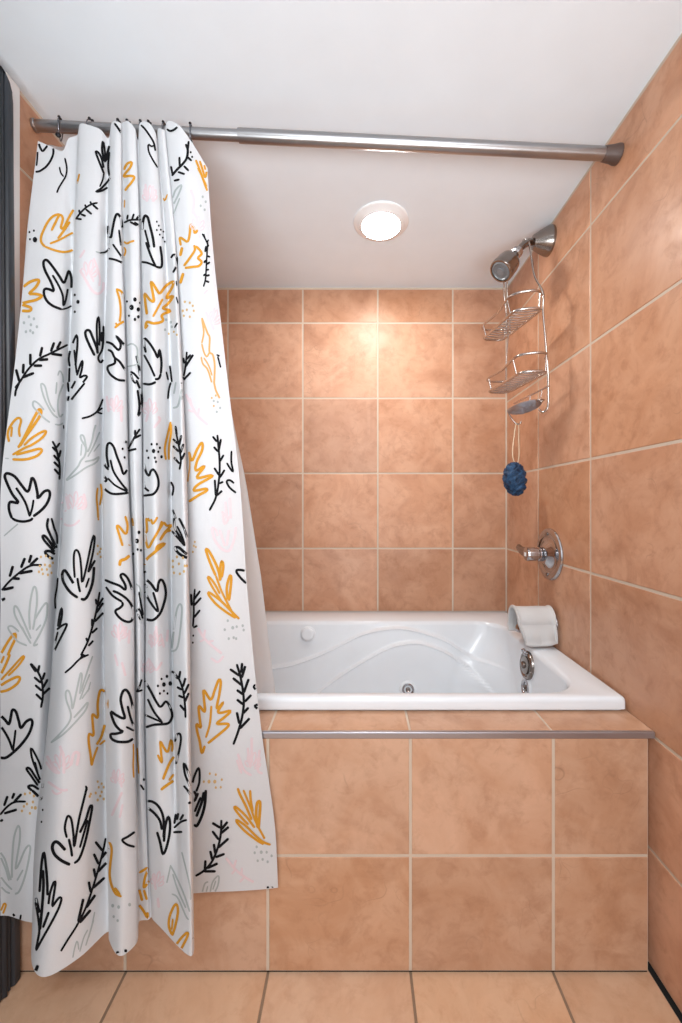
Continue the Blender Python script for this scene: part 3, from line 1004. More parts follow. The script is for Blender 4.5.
    tile(114, 246, [
        D('K', 1.0, 65,278, 75,350, 130,285), D('K', 1.8, 105,268, 122,318), D('K', 2.3, 88,308), D('K', 1.4, 57,332, 122,355, 105,368),
        S('K', 2.2, 160,-20, 185,50, 210,105), S('K', 2.2, 210,104, 238,105, 240,60, 232,0), S('K', 2.0, 138,80, 170,85, 210,102),
        S('K', 2.0, 285,60, 300,42, 315,60, 312,100, 295,135),
        S('Y', 2.4, 157,415, 165,380, 200,388, 245,376, 240,345, 285,325, 245,312, 270,290, 297,250, 262,260, 290,210, 297,178, 260,200, 230,237, 215,220, 185,180, 200,275, 178,268, 153,238, 158,290, 165,345),
        S('Y', 2.0, 195,355, 220,310, 245,265), S('Y', 2.2, 155,415, 170,395),
        D('T', 1.1, 355,280, 380,285, 365,320, 400,325, 350,350, 380,355, 345,325, 395,300), D('G', 1.2, 262,370, 285,382, 256,420, 290,405), D('T', 1.0, 300,430, 315,445, 275,440),
        S('K', 1.6, 303,410, 318,385), S('K', 1.3, 312,255, 322,290), S('K', 1.2, 312,175, 315,200),
        S('Y', 2.2, 350,100, 380,60, 405,20, 402,-5), S('Y', 2.2, 410,0, 430,20, 440,40, 420,60, 440,80, 425,100, 390,105, 355,110), S('Y', 2.6, 332,50, 342,5), S('Y', 2.6, 332,188, 340,160, 347,135),
        S('K', 2.2, 235,640, 238,580, 228,520, 220,560, 205,530, 180,490, 152,462, 152,500, 160,535), S('K', 2.0, 150,545, 180,600, 205,655), S('K', 2.2, 235,640, 225,665, 205,668),
        S('K', 2.4, 112,550, 122,590, 132,650), S('K', 2.0, 82,630, 100,640, 125,668), S('K', 1.8, 85,640, 95,675, 110,690),
        S('G', 1.6, 65,500, 90,490, 115,510, 118,560, 128,600), S('G', 1.4, 65,605, 100,598, 120,590),
        S('F', 2.0, 440,360, 455,400, 470,440, 480,460, 478,530, 495,545, 505,600, 502,690), S('F', 1.8, 440,490, 450,530, 465,555, 480,530), S('F', 1.8, 440,365, 450,430, 440,490),
        S('F', 1.8, 437,555, 445,590, 470,620, 490,685), S('F', 1.6, 450,560, 475,600, 492,650),
        S('K', 1.6, 514,545, 530,552), S('K', 1.6, 520,553, 535,610),
        S('K', 1.8, 280,600, 285,640, 290,682), S('K', 1.6, 262,630, 272,672), S('P', 2.4, 460,330, 480,370, 500,420), S('P', 2.4, 505,310, 488,360), S('P', 1.9, 450,240, 470,220),
    ] + twig('K', 1.5, (470,-20, 465,60, 462,120, 458,170, 448,205), 2.0, (468,50, 482,55), (465,92, 482,80), (462,120, 478,118), (463,150, 480,145), (460,175, 478,182), (462,0, 457,30), (460,70, 452,85), (458,140, 448,150))
      + twig('K', 1.7, (338,690, 352,640, 360,590, 365,530), 2.0, (355,610, 397,545), (352,590, 348,560), (345,675, 385,633), (362,570, 385,545)))
    tile(0, 382, [
        S('K', 2.0, 75,72, 80,40, 97,2),
        S('G', 1.8, 250,203, 220,180, 190,150, 165,120, 170,95, 195,110, 220,140), S('G', 1.8, 290,180, 265,160, 235,110, 215,60, 205,10, 225,20, 240,80, 255,120, 275,150),
        S('G', 1.8, 318,10, 296,70, 290,130, 300,175, 316,160), S('G', 1.6, 285,0, 280,60), S('G', 1.6, 275,212, 300,215, 316,205),
        S('Y', 2.6, 90,330, 110,300, 140,240, 170,180, 195,138, 206,145, 200,170, 160,230, 125,280, 100,322), S('Y', 2.2, 100,275, 95,240, 105,195, 95,180, 75,190, 50,225, 38,260, 45,300),
        S('Y', 2.0, 60,225, 55,275), S('Y', 2.2, 120,318, 160,280, 215,248, 232,250, 210,280, 160,315, 125,330, 62,365), S('Y', 2.4, 62,388, 130,388, 185,370, 210,345, 195,335, 145,348, 80,364),
        S('G', 1.2, 25,382, 45,384),
        S('K', 2.6, 60,685, 45,640, 50,602, 92,605, 60,560, 28,490, 25,465, 40,458, 75,475, 110,520, 140,550, 155,500, 160,480, 175,500, 188,560, 190,585, 220,550, 245,545, 250,570, 235,610, 205,645, 165,675),
        S('K', 2.2, 150,675, 125,600, 80,530), S('K', 2.0, 150,672, 162,630, 168,590),
        S('K', 1.2, 318,215, 320,235),
        S('K', 2.0, 340,95, 350,50, 378,-5), S('K', 2.0, 345,105, 380,60, 425,5), S('K', 2.0, 340,0, 344,50),
        S('K', 1.8, 410,183, 450,172, 485,150, 505,115, 516,85), S('K', 1.7, 485,150, 514,160), S('K', 1.7, 488,148, 514,130),
        S('G', 1.9, 328,497, 355,465, 390,425, 405,395, 425,370, 430,330, 408,290, 404,268, 420,272, 432,330, 440,350, 460,300, 470,250, 480,215), S('G', 1.6, 440,375, 470,320, 500,250),
        S('G', 1.8, 425,400, 470,390, 498,375, 480,405, 430,430, 380,465, 328,497), S('G', 1.4, 405,370, 410,310), S('G', 1.4, 470,350, 500,310),
        S('P', 2.6, 535,70, 545,150), S('P', 2.6, 562,80, 572,150), S('P', 2.6, 605,120, 610,200), S('P', 2.9, 330,560, 345,640), S('P', 2.9, 420,560, 430,620, 408,640), S('P', 2.6, 310,600, 330,650),
        S('Y', 1.8, 490,530, 485,580, 490,640, 492,682), S('Y', 1.8, 505,510, 510,560, 500,620),
        S('K', 2.2, 545,430, 535,370, 537,320, 550,305, 570,325, 585,370, 605,420, 620,462, 638,440), S('K', 2.0, 520,400, 530,425, 545,440), S('K', 2.0, 553,390, 570,450, 610,510, 640,545),
        S('K', 2.2, 520,470, 535,492, 521,505, 525,535, 560,560, 610,560, 645,555), S('K', 1.8, 540,482, 580,520, 640,550),
        D('K', 1.1, 615,335, 640,345, 625,378, 640,375, 632,300),
    ] + twig('K', 2.0, (298,490, 300,440, 295,390, 280,330, 262,295), 2.2, (283,330, 300,305), (285,350, 262,325), (298,400, 268,365), (300,430, 270,400), (298,465, 272,435), (295,380, 305,340)))
    tile(128, 382, [
        S('K', 2.2, 42,-10, 65,50, 70,100, 60,150, 50,172, 58,120, 48,40),
        S('K', 2.2, 75,8, 110,12, 140,0),
        S('K', 1.8, 200,85, 205,40, 215,0), S('G', 2.0, 225,130, 250,120, 265,60, 275,20), S('G', 1.8, 240,0, 230,60), S('G', 1.6, 280,30, 270,90),
        D('K', 1.1, 118,312, 145,312, 95,345, 152,350, 102,380, 135,380, 140,400, 160,330), D('K', 1.8, 128,346), D('K', 1.4, 168,375),
        S('K', 2.2, 80,410, 90,450, 105,470, 115,445, 130,440, 150,480, 152,525, 130,560, 95,568, 78,570), S('K', 2.0, 80,500, 85,530, 105,548),
        S('Y', 2.0, 190,390, 185,330, 200,260, 214,200), S('Y', 2.0, 215,210, 215,260, 205,330, 205,390),
        S('Y', 2.4, 305,600, 320,590, 350,570, 395,545, 388,535, 330,545, 350,515, 420,475, 412,468, 345,480, 385,420, 340,445, 345,400, 372,340, 370,303, 345,340, 320,395, 305,350),
        S('F', 1.6, 305,350, 310,420, 300,500, 302,600),
        S('K', 1.8, 519,345, 518,400, 527,450, 510,430, 495,405), S('K', 1.9, 532,508, 510,492, 495,500, 510,530, 542,556),
        S('K', 1.8, 215,500, 228,530, 222,570), S('K', 1.8, 224,640, 240,685),
        S('P', 2.6, 290,60, 320,120, 350,170, 400,215), S('P', 2.2, 320,120, 310,80), S('P', 2.2, 350,170, 357,130), S('P', 2.2, 335,150, 300,140), S('P', 2.6, 470,650, 490,670),
        S('P', 2.6, 488,600, 495,685), S('P', 2.6, 510,580, 515,685), S('P', 2.6, 130,230, 160,190, 150,172), S('P', 2.6, 90,200, 100,160), S('P', 2.6, 90,100, 100,140),
        S('F', 2.0, 430,-5, 440,40, 460,82), D('T', 1.0, 420,80, 430,120, 440,68), D('G', 1.1, 450,100, 462,130, 445,150, 430,95),
    ] + twig('K', 1.9, (-2,340, 20,300, 40,265, 60,235), 2.1, (25,285, 66,265), (35,268, 36,240), (0,345, 42,335))
      + twig('K', 1.8, (258,440, 265,390, 255,320, 240,250), 2.1, (245,270, 238,220), (255,320, 268,265), (262,360, 278,310), (268,390, 285,355), (250,310, 225,285), (255,350, 225,320), (258,410, 230,378))
      + twig('K', 1.9, (408,645, 440,580, 455,500, 460,420, 455,340, 448,265), 2.0, (455,345, 466,285), (460,400, 480,365), (446,300, 424,272), (452,350, 430,325), (458,470, 432,430), (460,480, 485,440),
             (455,510, 478,500), (440,570, 435,490), (445,570, 472,545)))
    tile(0, 518, [
        S('K', 2.4, 60,0, 80,12, 115,18, 150,12, 165,0),
        S('K', 2.4, 285,150, 250,80, 236,40, 242,0), S('K', 2.0, 258,0, 272,50, 286,90, 287,130), S('K', 2.0, 255,95, 275,140), S('K', 2.4, 275,155, 250,120, 225,90, 212,92, 228,120, 275,170),
        S('K', 2.6, 276,182, 250,166, 225,170, 245,195, 268,205),
        D('T', 1.15, 205,195, 230,190, 250,200, 200,240, 225,235, 265,225, 195,270, 215,280, 240,285, 258,275, 235,258, 210,258), D('T', 1.5, 250,240),
        S('G', 2.0, 155,630, 120,570, 80,500, 70,460, 76,440, 90,455, 110,500, 140,570, 155,605), S('G', 2.0, 150,560, 146,480, 155,400, 170,345, 182,360, 185,420, 175,500, 165,560),
        S('G', 2.0, 170,515, 210,450, 232,425, 238,445, 230,510, 200,580, 168,640, 190,632), S('G', 1.8, 180,565, 205,535), S('G', 1.8, 110,545, 130,590), S('G', 1.8, 95,570, 60,542, 40,550, 60,585, 90,620, 135,640),
        S('Y', 2.4, 0,690, 40,620, 72,580, 78,600, 55,650, 38,690),
        S('K', 2.6, 390,400, 350,370, 318,320, 312,280, 325,262, 345,290, 368,328), S('K', 2.0, 375,300, 370,230, 372,175, 385,160, 400,190, 408,260, 412,325, 430,260, 445,190, 460,120, 472,85, 475,110, 465,180, 442,272),
        S('K', 2.6, 405,405, 425,408, 445,380, 465,320, 472,245), S('K', 1.8, 430,350, 447,300), S('K', 2.2, 442,272, 478,210), S('K', 2.2, 388,300, 395,345, 402,372),
        D('T', 1.1, 490,140, 505,155, 490,180, 505,195, 500,170),
        S('K', 1.6, 290,300, 285,350, 276,410, 280,470, 285,490), S('K', 2.0, 290,545, 300,480, 310,450, 310,490, 298,548), S('K', 2.0, 285,560, 310,540, 335,530, 330,550, 310,590, 285,640, 265,685), S('K', 1.8, 290,570, 280,610, 268,655),
        S('Y', 2.2, 628,-10, 640,40, 630,80, 600,45, 585,40, 600,90, 615,140), S('Y', 2.4, 655,112, 650,140), S('Y', 2.8, 600,240, 605,215, 630,205, 650,188), S('Y', 2.0, 662,0, 668,40),
        D('K', 1.7, 662,75), D('K', 1.2, 668,180),
        S('K', 2.3, 525,310, 560,325, 600,340, 628,360, 628,335, 608,300, 606,284, 622,282, 645,310, 664,360), S('K', 2.2, 530,345, 565,390, 612,420), S('K', 2.3, 565,365, 600,380, 640,410, 665,450, 668,490, 655,520, 620,515, 590,490, 578,465, 600,452, 615,436, 612,420),
        S('P', 2.6, 590,560, 600,620), S('P', 2.6, 620,540, 628,600), S('P', 2.6, 650,560, 645,630), S('P', 2.2, 305,0, 330,35, 370,35, 400,10),
        S('Y', 1.6, 492,0, 494,12), S('G', 1.4, 20,90, 60,55, 90,30),
    ] + twig('K', 2.0, (0,375, 40,325, 90,280, 150,240, 210,235), 2.6, (48,295, 65,240), (105,250, 125,200), (145,225, 157,185), (150,238, 190,200), (95,278, 165,265), (60,302, 100,305), (15,360, 70,347), (0,417, 27,402))
      + twig('K', 1.9, (405,690, 440,620, 465,540, 485,460, 500,370), 2.1, (485,435, 480,405), (490,445, 517,400), (480,480, 518,425), (475,520, 518,475), (462,545, 462,505), (460,578, 490,550), (440,622, 432,600), (443,642, 468,615)))
    tile(136, 518, [
        S('Y', 2.6, 42,235, 55,205, 95,170, 145,128, 110,140, 100,165), S('Y', 2.2, 45,85, 60,150, 85,110, 115,60, 140,20), S('Y', 2.2, 120,112, 150,70, 178,62), S('Y', 2.0, 44,160, 44,90, 40,40), S('Y', 2.2, 175,62, 150,65, 120,110), S('Y', 2.2, 40,40, 55,75, 52,0), S('Y', 2.2, 65,150, 85,110, 115,60, 130,15), S('Y', 2.0, 75,5, 85,30, 108,-5),
        S('Y', 2.2, 140,20, 155,40, 180,35, 150,65), S('Y', 2.0, 60,0, 68,18),
        D('K', 1.5, 15,72), D('K', 2.0, 5,115), D('K', 1.1, 8,158, 25,162),
        S('K', 2.2, 190,0, 195,50, 220,95, 245,140), S('K', 2.2, 215,0, 240,50, 258,110, 262,145), S('K', 1.8, 205,40, 230,90, 245,135), S('K', 2.0, 180,65, 210,100, 245,140),
        S('K', 2.6, 264,188, 240,170, 215,148, 195,150, 215,178, 245,195, 265,202),
        D('T', 1.2, 185,215, 205,195, 235,200, 185,245, 215,230, 245,240, 190,275, 220,280, 240,268, 255,240), D('T', 1.0, 290,140, 285,170, 300,145, 295,120),
        S('K', 2.4, 44,265, 50,305, 75,330, 105,368, 112,330, 125,308, 142,330, 150,380, 140,430, 120,480, 85,512, 48,508), S('K', 2.1, 44,370, 70,420, 110,470, 100,420, 85,370), S('K', 1.8, 44,330, 55,350),
        S('K', 1.8, 15,370, 25,430, 36,490), S('K', 1.8, 2,470, 15,455, 35,505), S('G', 1.4, 0,330, 20,350, 25,400), S('K', 1.6, 8,480, 22,512),
        S('G', 1.9, 180,655, 190,560, 205,460, 222,430, 230,460, 222,560, 210,640, 195,665, 178,668),
        S('P', 2.6, 75,590, 80,650), S('P', 2.6, 100,540, 105,600), S('P', 2.6, 130,600, 140,650), S('P', 2.6, 160,560, 155,620),
        S('P', 2.6, 380,50, 395,110, 430,155, 465,165, 485,130, 498,80, 500,45), S('P', 2.4, 420,60, 445,140), S('P', 2.4, 465,60, 455,140), S('P', 2.4, 435,-20, 445,30, 470,-10), S('P', 2.2, 380,45, 400,60, 410,90),
        S('Y', 2.2, 518,507, 480,470, 430,420, 370,375, 362,382, 400,430, 450,470, 500,502), S('Y', 2.0, 430,420, 385,350, 360,300, 370,298, 400,340, 420,380), S('Y', 2.4, 400,290, 370,220, 350,158, 365,165, 395,220, 415,270, 422,315),
        S('Y', 2.4, 425,310, 420,270, 430,215, 438,240, 430,300), S('Y', 2.4, 460,410, 455,350, 470,290, 478,300, 472,370, 466,415), S('Y', 2.0, 400,290, 430,370, 460,430, 492,492),
        S('K', 2.2, 545,265, 520,260, 502,265, 520,295, 552,328),
        D('G', 1.2, 460,515, 505,545, 535,540, 445,560, 490,600, 465,605, 502,605, 540,562), D('G', 1.5, 485,550),
        D('K', 0.9, 287,590, 285,625),
        S('P', 2.6, 310,550, 340,600, 380,640, 430,680), S('P', 2.2, 340,600, 347,560), S('P', 2.2, 360,622, 390,615), S('P', 2.2, 340,610, 320,620),
    ] + twig('K', 1.7, (285,545, 290,480, 290,420, 295,355), 2.0, (290,410, 322,365), (290,440, 328,398), (290,500, 322,460), (287,550, 308,540), (280,440, 276,380)))
    tile(0, 654, [
        S('Y', 2.4, 0,110, 30,50, 50,0), S('Y', 2.0, 5,130, 60,70, 110,15, 122,15, 90,60, 40,110), S('Y', 2.4, 0,160, 40,135, 85,115, 100,122, 85,150, 40,180, 0,190), S('Y', 2.0, 0,60, 20,10),
        S('K', 2.6, 0,305, 25,330, 45,352, 55,310, 62,280, 80,290, 95,340, 105,372, 130,340, 155,328, 162,350, 145,400, 110,450, 70,490, 30,520, 0,520), S('K', 2.2, 0,355, 40,420, 65,485), S('K', 2.0, 65,485, 72,430, 78,380), D('K', 2.0, 2,415),
        S('K', 1.8, 268,-5, 258,45),
        S('K', 1.8, 325,95, 360,65, 400,25, 445,3), S('K', 1.8, 400,25, 420,0), S('K', 2.2, 405,22, 430,5),
        S('G', 1.9, 255,445, 300,400, 345,345, 355,300, 332,230, 330,190, 345,185, 358,230, 364,275, 385,180, 405,95, 410,120, 400,200), S('G', 1.7, 405,190, 440,80, 465,10), S('G', 1.6, 400,230, 430,150, 450,100), S('G', 1.6, 410,225, 450,170),
        S('G', 1.9, 255,445, 320,400, 380,340, 430,280, 440,240, 415,270, 370,320), S('G', 1.4, 455,140, 440,190),
        S('P', 2.9, 235,510, 270,570, 300,600), S('P', 2.9, 300,460, 320,530, 320,600), S('P', 2.9, 355,560, 370,500, 395,500, 385,560), S('P', 2.6, 230,540, 260,580, 290,600), S('P', 2.6, 240,640, 300,680, 340,682),
        S('Y', 2.3, 460,560, 455,510, 445,440, 448,400, 470,410, 465,350, 465,300, 490,320, 490,250, 500,190, 515,180, 530,200, 538,250, 530,330, 510,410, 485,455), S('Y', 2.0, 460,560, 470,520, 490,465), S('Y', 1.8, 500,455, 530,430),
        D('T', 1.1, 490,640, 510,650, 530,640, 495,668, 520,668),
        S('K', 2.0, 205,640, 185,590, 160,520, 156,470, 185,520, 205,570, 215,640, 212,672), S('K', 1.8, 175,540, 190,600), S('K', 2.2, 205,655, 180,620, 150,575, 132,575, 155,610, 190,660), S('K', 2.4, 195,680, 165,660, 140,665, 160,685),
        S('K', 2.5, 672,300, 665,260, 650,205, 632,180, 615,190, 605,230, 615,280, 625,325, 580,305, 555,290, 575,350, 600,380, 618,390, 580,400, 555,402, 560,425, 590,440, 640,440, 668,425), S('K', 2.2, 640,260, 655,320, 674,370), S('K', 2.0, 632,365, 672,385),
        S('P', 2.6, 610,40, 630,110), S('P', 2.6, 570,580, 580,650), S('P', 2.4, 600,600, 610,670), S('P', 2.4, 575,0, 590,60),
        S('Y', 1.4, 669,450, 670,500, 668,560, 671,620), S('K', 2.0, 430,660, 437,685),
    ] + twig('K', 2.1, (205,270, 215,210, 210,140, 190,90, 155,48), 2.3, (190,90, 198,55), (212,130, 225,92), (215,170, 240,125), (212,205, 250,170), (180,90, 152,48), (205,145, 170,115), (210,185, 175,155), (210,230, 180,200)))
    tile(136, 654, [
        S('K', 1.8, 2,190, 15,170, 30,125), S('K', 1.8, 5,190, 33,180),
        S('K', 2.3, 44,135, 70,180, 105,245, 125,265, 150,238, 170,265, 182,310, 165,345, 135,352, 90,355, 48,368), S('K', 2.1, 58,225, 90,290, 130,340), S('K', 1.9, 46,305, 90,325, 135,344),
        D('K', 1.1, 128,125, 110,160, 120,198, 140,185, 158,198), D('K', 1.4, 155,112), D('K', 1.9, 140,153, 172,148),
        S('K', 2.0, 195,440, 205,405, 220,400, 225,430, 215,490, 200,552),
        S('Y', 2.2, 108,505, 130,545, 125,490, 122,435, 140,470, 160,490, 175,430, 183,460, 180,490), S('Y', 2.4, 135,630, 150,590, 170,545, 190,515), S('Y', 2.6, 125,682, 145,665, 188,635), S('Y', 2.2, 165,635, 190,602),
        S('Y', 2.4, 345,460, 330,498, 320,440, 305,380, 305,350, 325,370, 320,330, 315,260, 345,290, 340,220, 340,180, 375,230, 395,180, 415,130, 425,140, 418,200, 405,275, 440,240, 410,295, 475,285, 440,320, 405,350, 460,350, 460,365, 420,400, 360,448),
        S('Y', 2.0, 350,420, 370,350, 378,260),
        S('K', 2.0, 625,215, 605,185, 590,165, 600,155, 620,172), S('K', 2.2, 630,250, 605,255, 595,262, 610,275, 632,288),
        S('P', 2.6, 510,500, 540,580, 580,610), S('P', 2.6, 580,420, 580,540), S('P', 2.6, 560,470, 570,560), S('P', 2.6, 620,480, 610,580, 635,600), S('P', 2.4, 505,530, 530,600), S('P', 2.4, 375,20, 410,40, 440,10), S('P', 2.4, 60,20, 100,80, 130,40),
        D('T', 1.1, 370,600, 400,605, 430,630, 340,640, 400,670, 425,668), D('T', 1.6, 366,640, 395,640),
        S('K', 2.1, 280,682, 265,650, 245,600, 240,545, 265,600, 282,655), S('K', 2.1, 282,660, 290,620, 315,570, 318,640, 302,690), S('K', 2.0, 238,660, 262,686),
        S('K', 1.8, 22,655, 40,682), D('K', 1.2, 40,630), S('Y', 1.4, 6,470, 10,550, 14,600),
    ] + twig('K', 1.9, (248,320, 245,250, 235,180, 215,125, 185,88), 2.2, (215,125, 222,85), (235,165, 248,120), (242,200, 265,150), (245,240, 265,195), (210,125, 180,85), (230,180, 205,165), (240,220, 212,208), (245,285, 220,255))
      + twig('K', 2.2, (488,455, 515,380, 535,300, 540,220, 525,120, 505,50), 2.4, (528,95, 532,45), (530,120, 548,60), (520,110, 470,75), (535,160, 485,120), (540,205, 505,180), (540,195, 565,125), (540,255, 505,228), (545,240, 578,205),
             (535,300, 565,268), (518,350, 505,290), (520,375, 570,322)))
    tile(0, 790, [
        D('T', 1.2, 125,20, 150,15, 170,30, 165,60, 190,60, 135,70, 120,82, 110,105, 150,117, 195,100, 160,88), D('T', 1.5, 177,90),
        S('K', 2.6, 160,0, 185,25, 210,48), S('K', 2.2, 200,0, 211,45), D('K', 0.9, 214,100, 208,160),
        S('G', 2.0, 45,455, 30,400, 5,340), S('G', 2.0, 0,310, 25,350, 45,420, 55,452), S('G', 2.0, 60,440, 60,360, 70,240, 90,180, 100,200, 98,260, 85,340, 78,400, 95,370, 120,310, 140,280, 152,290, 140,370, 120,450, 95,510, 75,522), S('G', 1.8, 85,455, 115,400), S('G', 1.8, 0,430, 30,470, 60,500), S('G', 1.8, 0,480, 30,510, 50,518),
        S('K', 3.0, 352,375, 310,355, 275,325, 262,290, 270,265, 290,262, 328,302), S('K', 2.2, 335,240, 325,190, 335,140, 345,130, 358,150, 368,220, 372,285, 385,210, 400,130, 425,30, 436,-15), S('K', 2.4, 345,245, 355,290, 362,335), S('K', 2.3, 372,368, 400,340, 430,250, 455,130, 462,80, 450,85, 430,150, 400,215), S('K', 2.0, 400,290, 420,220, 440,150),
        D('T', 1.2, 455,20, 480,15, 510,10, 490,50, 520,45, 450,32, 532,40, 503,30),
        S('Y', 2.3, 540,285, 548,262, 560,300, 553,370, 550,430, 560,480, 580,520, 610,535), S('Y', 2.4, 575,490, 602,527),
        D('G', 1.5, 565,580, 595,587, 650,575), D('G', 1.2, 570,635, 590,655),
        S('K', 2.2, 676,210, 640,235, 612,252, 640,275, 676,285), S('P', 2.6, 560,130, 590,60, 612,10), S('P', 2.4, 600,140, 615,70), S('P', 2.2, 260,0, 280,20, 310,10),
        S('Y', 1.8, 5,605, 20,570, 30,577, 15,620), S('K', 2.2, 65,620, 85,655), S('K', 1.8, 105,625, 100,655),
    ] + twig('K', 2.0, (0,125, 35,85, 75,60, 130,58), 2.4, (20,80, 38,30), (60,45, 72,15), (70,60, 108,20), (20,118, 85,98), (0,157, 15,149)))
    tile(0, 850, [
        S('K', 2.2, 180,505, 215,440, 260,360, 295,290, 308,245, 295,240, 265,280, 262,275, 278,165, 268,165, 250,220, 243,272), S('K', 2.4, 238,228, 235,140, 222,15, 212,40, 205,110, 198,212), S('K', 2.6, 215,100, 218,170, 213,260, 205,350, 200,400),
        S('K', 2.8, 180,240, 190,285, 198,315), S('K', 2.2, 178,262, 190,330, 197,400, 190,450, 180,500), S('K', 2.4, 245,310, 228,355, 215,390),
        S('K', 3.0, 175,615, 190,578), S('K', 2.4, 165,598, 178,612), S('K', 2.8, 180,630, 205,628),
        S('G', 1.4, 365,540, 375,490, 388,455, 395,500), S('G', 1.4, 400,510, 420,440, 440,400), S('G', 1.4, 430,480, 460,380, 475,310), S('G', 1.2, 445,440, 470,350),
    ] + twig('K', 1.9, (305,508, 340,450, 385,380, 430,290, 465,190, 495,90, 518,0, 530,-60), 2.5, (392,360, 418,245), (432,290, 478,225), (400,365, 455,300), (455,212, 445,158), (465,192, 525,138), (480,140, 470,92), (488,112, 545,52), (495,72, 470,18), (505,45, 546,-8), (515,5, 478,-42)))
    tile(90, 850, [
        S('K', 3.0, 136,508, 142,526), S('K', 3.0, 178,498, 180,514),
        S('Y', 2.3, 240,60, 248,110, 290,90, 275,140, 270,190, 296,155), S('Y', 2.4, 240,170, 250,210, 262,255), S('Y', 2.3, 270,200, 285,250), S('Y', 2.4, 237,265, 265,300, 288,340, 288,312),
        S('G', 1.5, 405,75, 395,120, 385,165), S('G', 1.7, 405,80, 430,130, 470,220, 500,310), S('G', 1.6, 415,120, 440,200, 480,290), S('G', 1.5, 460,10, 480,90, 500,180, 505,250), S('G', 1.6, 410,220, 440,240, 480,330, 495,350),
        S('Y', 2.3, 410,425, 395,380, 400,330, 425,275, 438,280, 440,320, 425,390, 412,430), S('Y', 1.8, 415,345, 410,400), S('Y', 2.3, 430,480, 450,450, 485,415, 490,430, 460,490, 450,508), S('P', 2.6, 320,130, 330,200), S('P', 2.6, 340,240, 345,290), S('K', 1.6, 517,440, 519,462),
    ])
    tile(144, 790, [
        S('K', 2.4, 15,55, 45,60, 75,85, 95,130, 100,190, 98,240), S('K', 2.4, 20,90, 55,120, 80,155, 90,200), S('K', 2.4, 65,210, 80,260, 95,322, 112,290, 128,220, 130,160, 120,135, 105,190, 100,260),
        S('K', 2.0, 215,0, 238,28), S('K', 2.4, 222,68, 240,58),
        S('K', 2.4, 250,5, 262,30, 252,60, 272,15), S('K', 2.6, 300,10, 290,60, 262,135), S('K', 2.6, 310,0, 305,70, 290,130, 265,180, 250,172), S('K', 2.2, 254,110, 270,70, 285,35),
        S('Y', 2.2, 635,275, 600,262, 560,230, 510,180, 465,150, 468,165, 510,210, 570,255, 600,272), S('Y', 2.2, 555,190, 510,130, 460,85, 455,95, 490,140, 525,175), S('Y', 2.3, 540,150, 510,80, 480,20, 470,-10), S('Y', 2.3, 545,110, 535,50, 532,0), S('Y', 2.6, 570,190, 562,120, 568,65, 582,60, 580,120, 574,195), S('Y', 2.0, 498,0, 535,90, 560,160, 605,245),
        D('G', 1.2, 565,285, 555,315, 615,312, 570,355, 595,348, 620,360, 640,330), D('G', 1.5, 588,312), D('K', 2.2, 628,40),
        S('P', 2.6, 410,340, 460,400, 510,440, 550,462), S('P', 2.3, 450,390, 462,350), S('P', 2.3, 490,425, 490,390), S('P', 2.3, 455,402, 440,422), S('P', 2.3, 500,440, 480,462),
        S('G', 1.6, 290,520, 305,470, 322,460), S('G', 1.6, 330,520, 345,460, 375,430, 370,480, 350,520), S('G', 1.4, 310,520, 320,480), S('G', 1.4, 345,500, 360,455),
        S('K', 2.4, 580,503, 600,520), S('K', 2.4, 620,483, 625,516), S('K', 2.2, 645,485, 634,514), S('K', 2.0, 648,515, 660,515),
    ] + twig('K', 2.0, (150,190, 185,160, 215,150), 2.2, (152,170, 160,120), (165,150, 172,115), (180,152, 198,122), (147,212, 192,210))
      + twig('K', 2.1, (258,432, 300,405, 340,360, 370,290, 385,220, 388,150), 2.4, (383,190, 342,165), (385,218, 425,185), (388,198, 420,158), (375,250, 342,205), (372,290, 425,242), (358,322, 350,270), (343,352, 332,305), (358,338, 405,320),
             (305,402, 308,352), (318,392, 370,368), (300,408, 360,408)))
    # pale pink hand-shaped leaves, faint between the dark drawings
    for (cx, cy, sz, rot) in ((88, 270, 17, 0.2), (150, 195, 15, 0.0), (115, 405, 15, 0.1), (151, 408, 15, -0.1), (75, 502, 17, 0.05), (119, 632, 16, 0.1),
                              (157, 640, 15, -0.1), (62, 762, 18, 0.0), (117, 778, 14, 0.1), (252, 762, 16, 0.15), (197, 225, 14, 0.1), (212, 318, 14, 0.3),
                              (156, 880, 14, 0.2), (148, 668, 12, 0.0)):
        for lobe in ((-0.75, 0.75), (-0.38, 1.05), (0.0, 1.2), (0.38, 1.0), (0.72, 0.7)):
            a, L = lobe[0] + rot, lobe[1] * sz
            ux, uy = math.sin(a), -math.cos(a)
            nx, ny = -uy, ux
            bx, by = cx, cy + sz * 0.55
            pts = [(bx + ux * L * 0.25, by + uy * L * 0.25), (bx + ux * L * 0.7 + nx * sz * .12, by + uy * L * 0.7 + ny * sz * .12), (bx + ux * L, by + uy * L),
                   (bx + ux * L * 0.72 - nx * sz * .11, by + uy * L * 0.72 - ny * sz * .11), (bx + ux * L * 0.42 - nx * sz * .05, by + uy * L * 0.42 - ny * sz * .05)]
            ink_stroke('P', 1.5, pts)
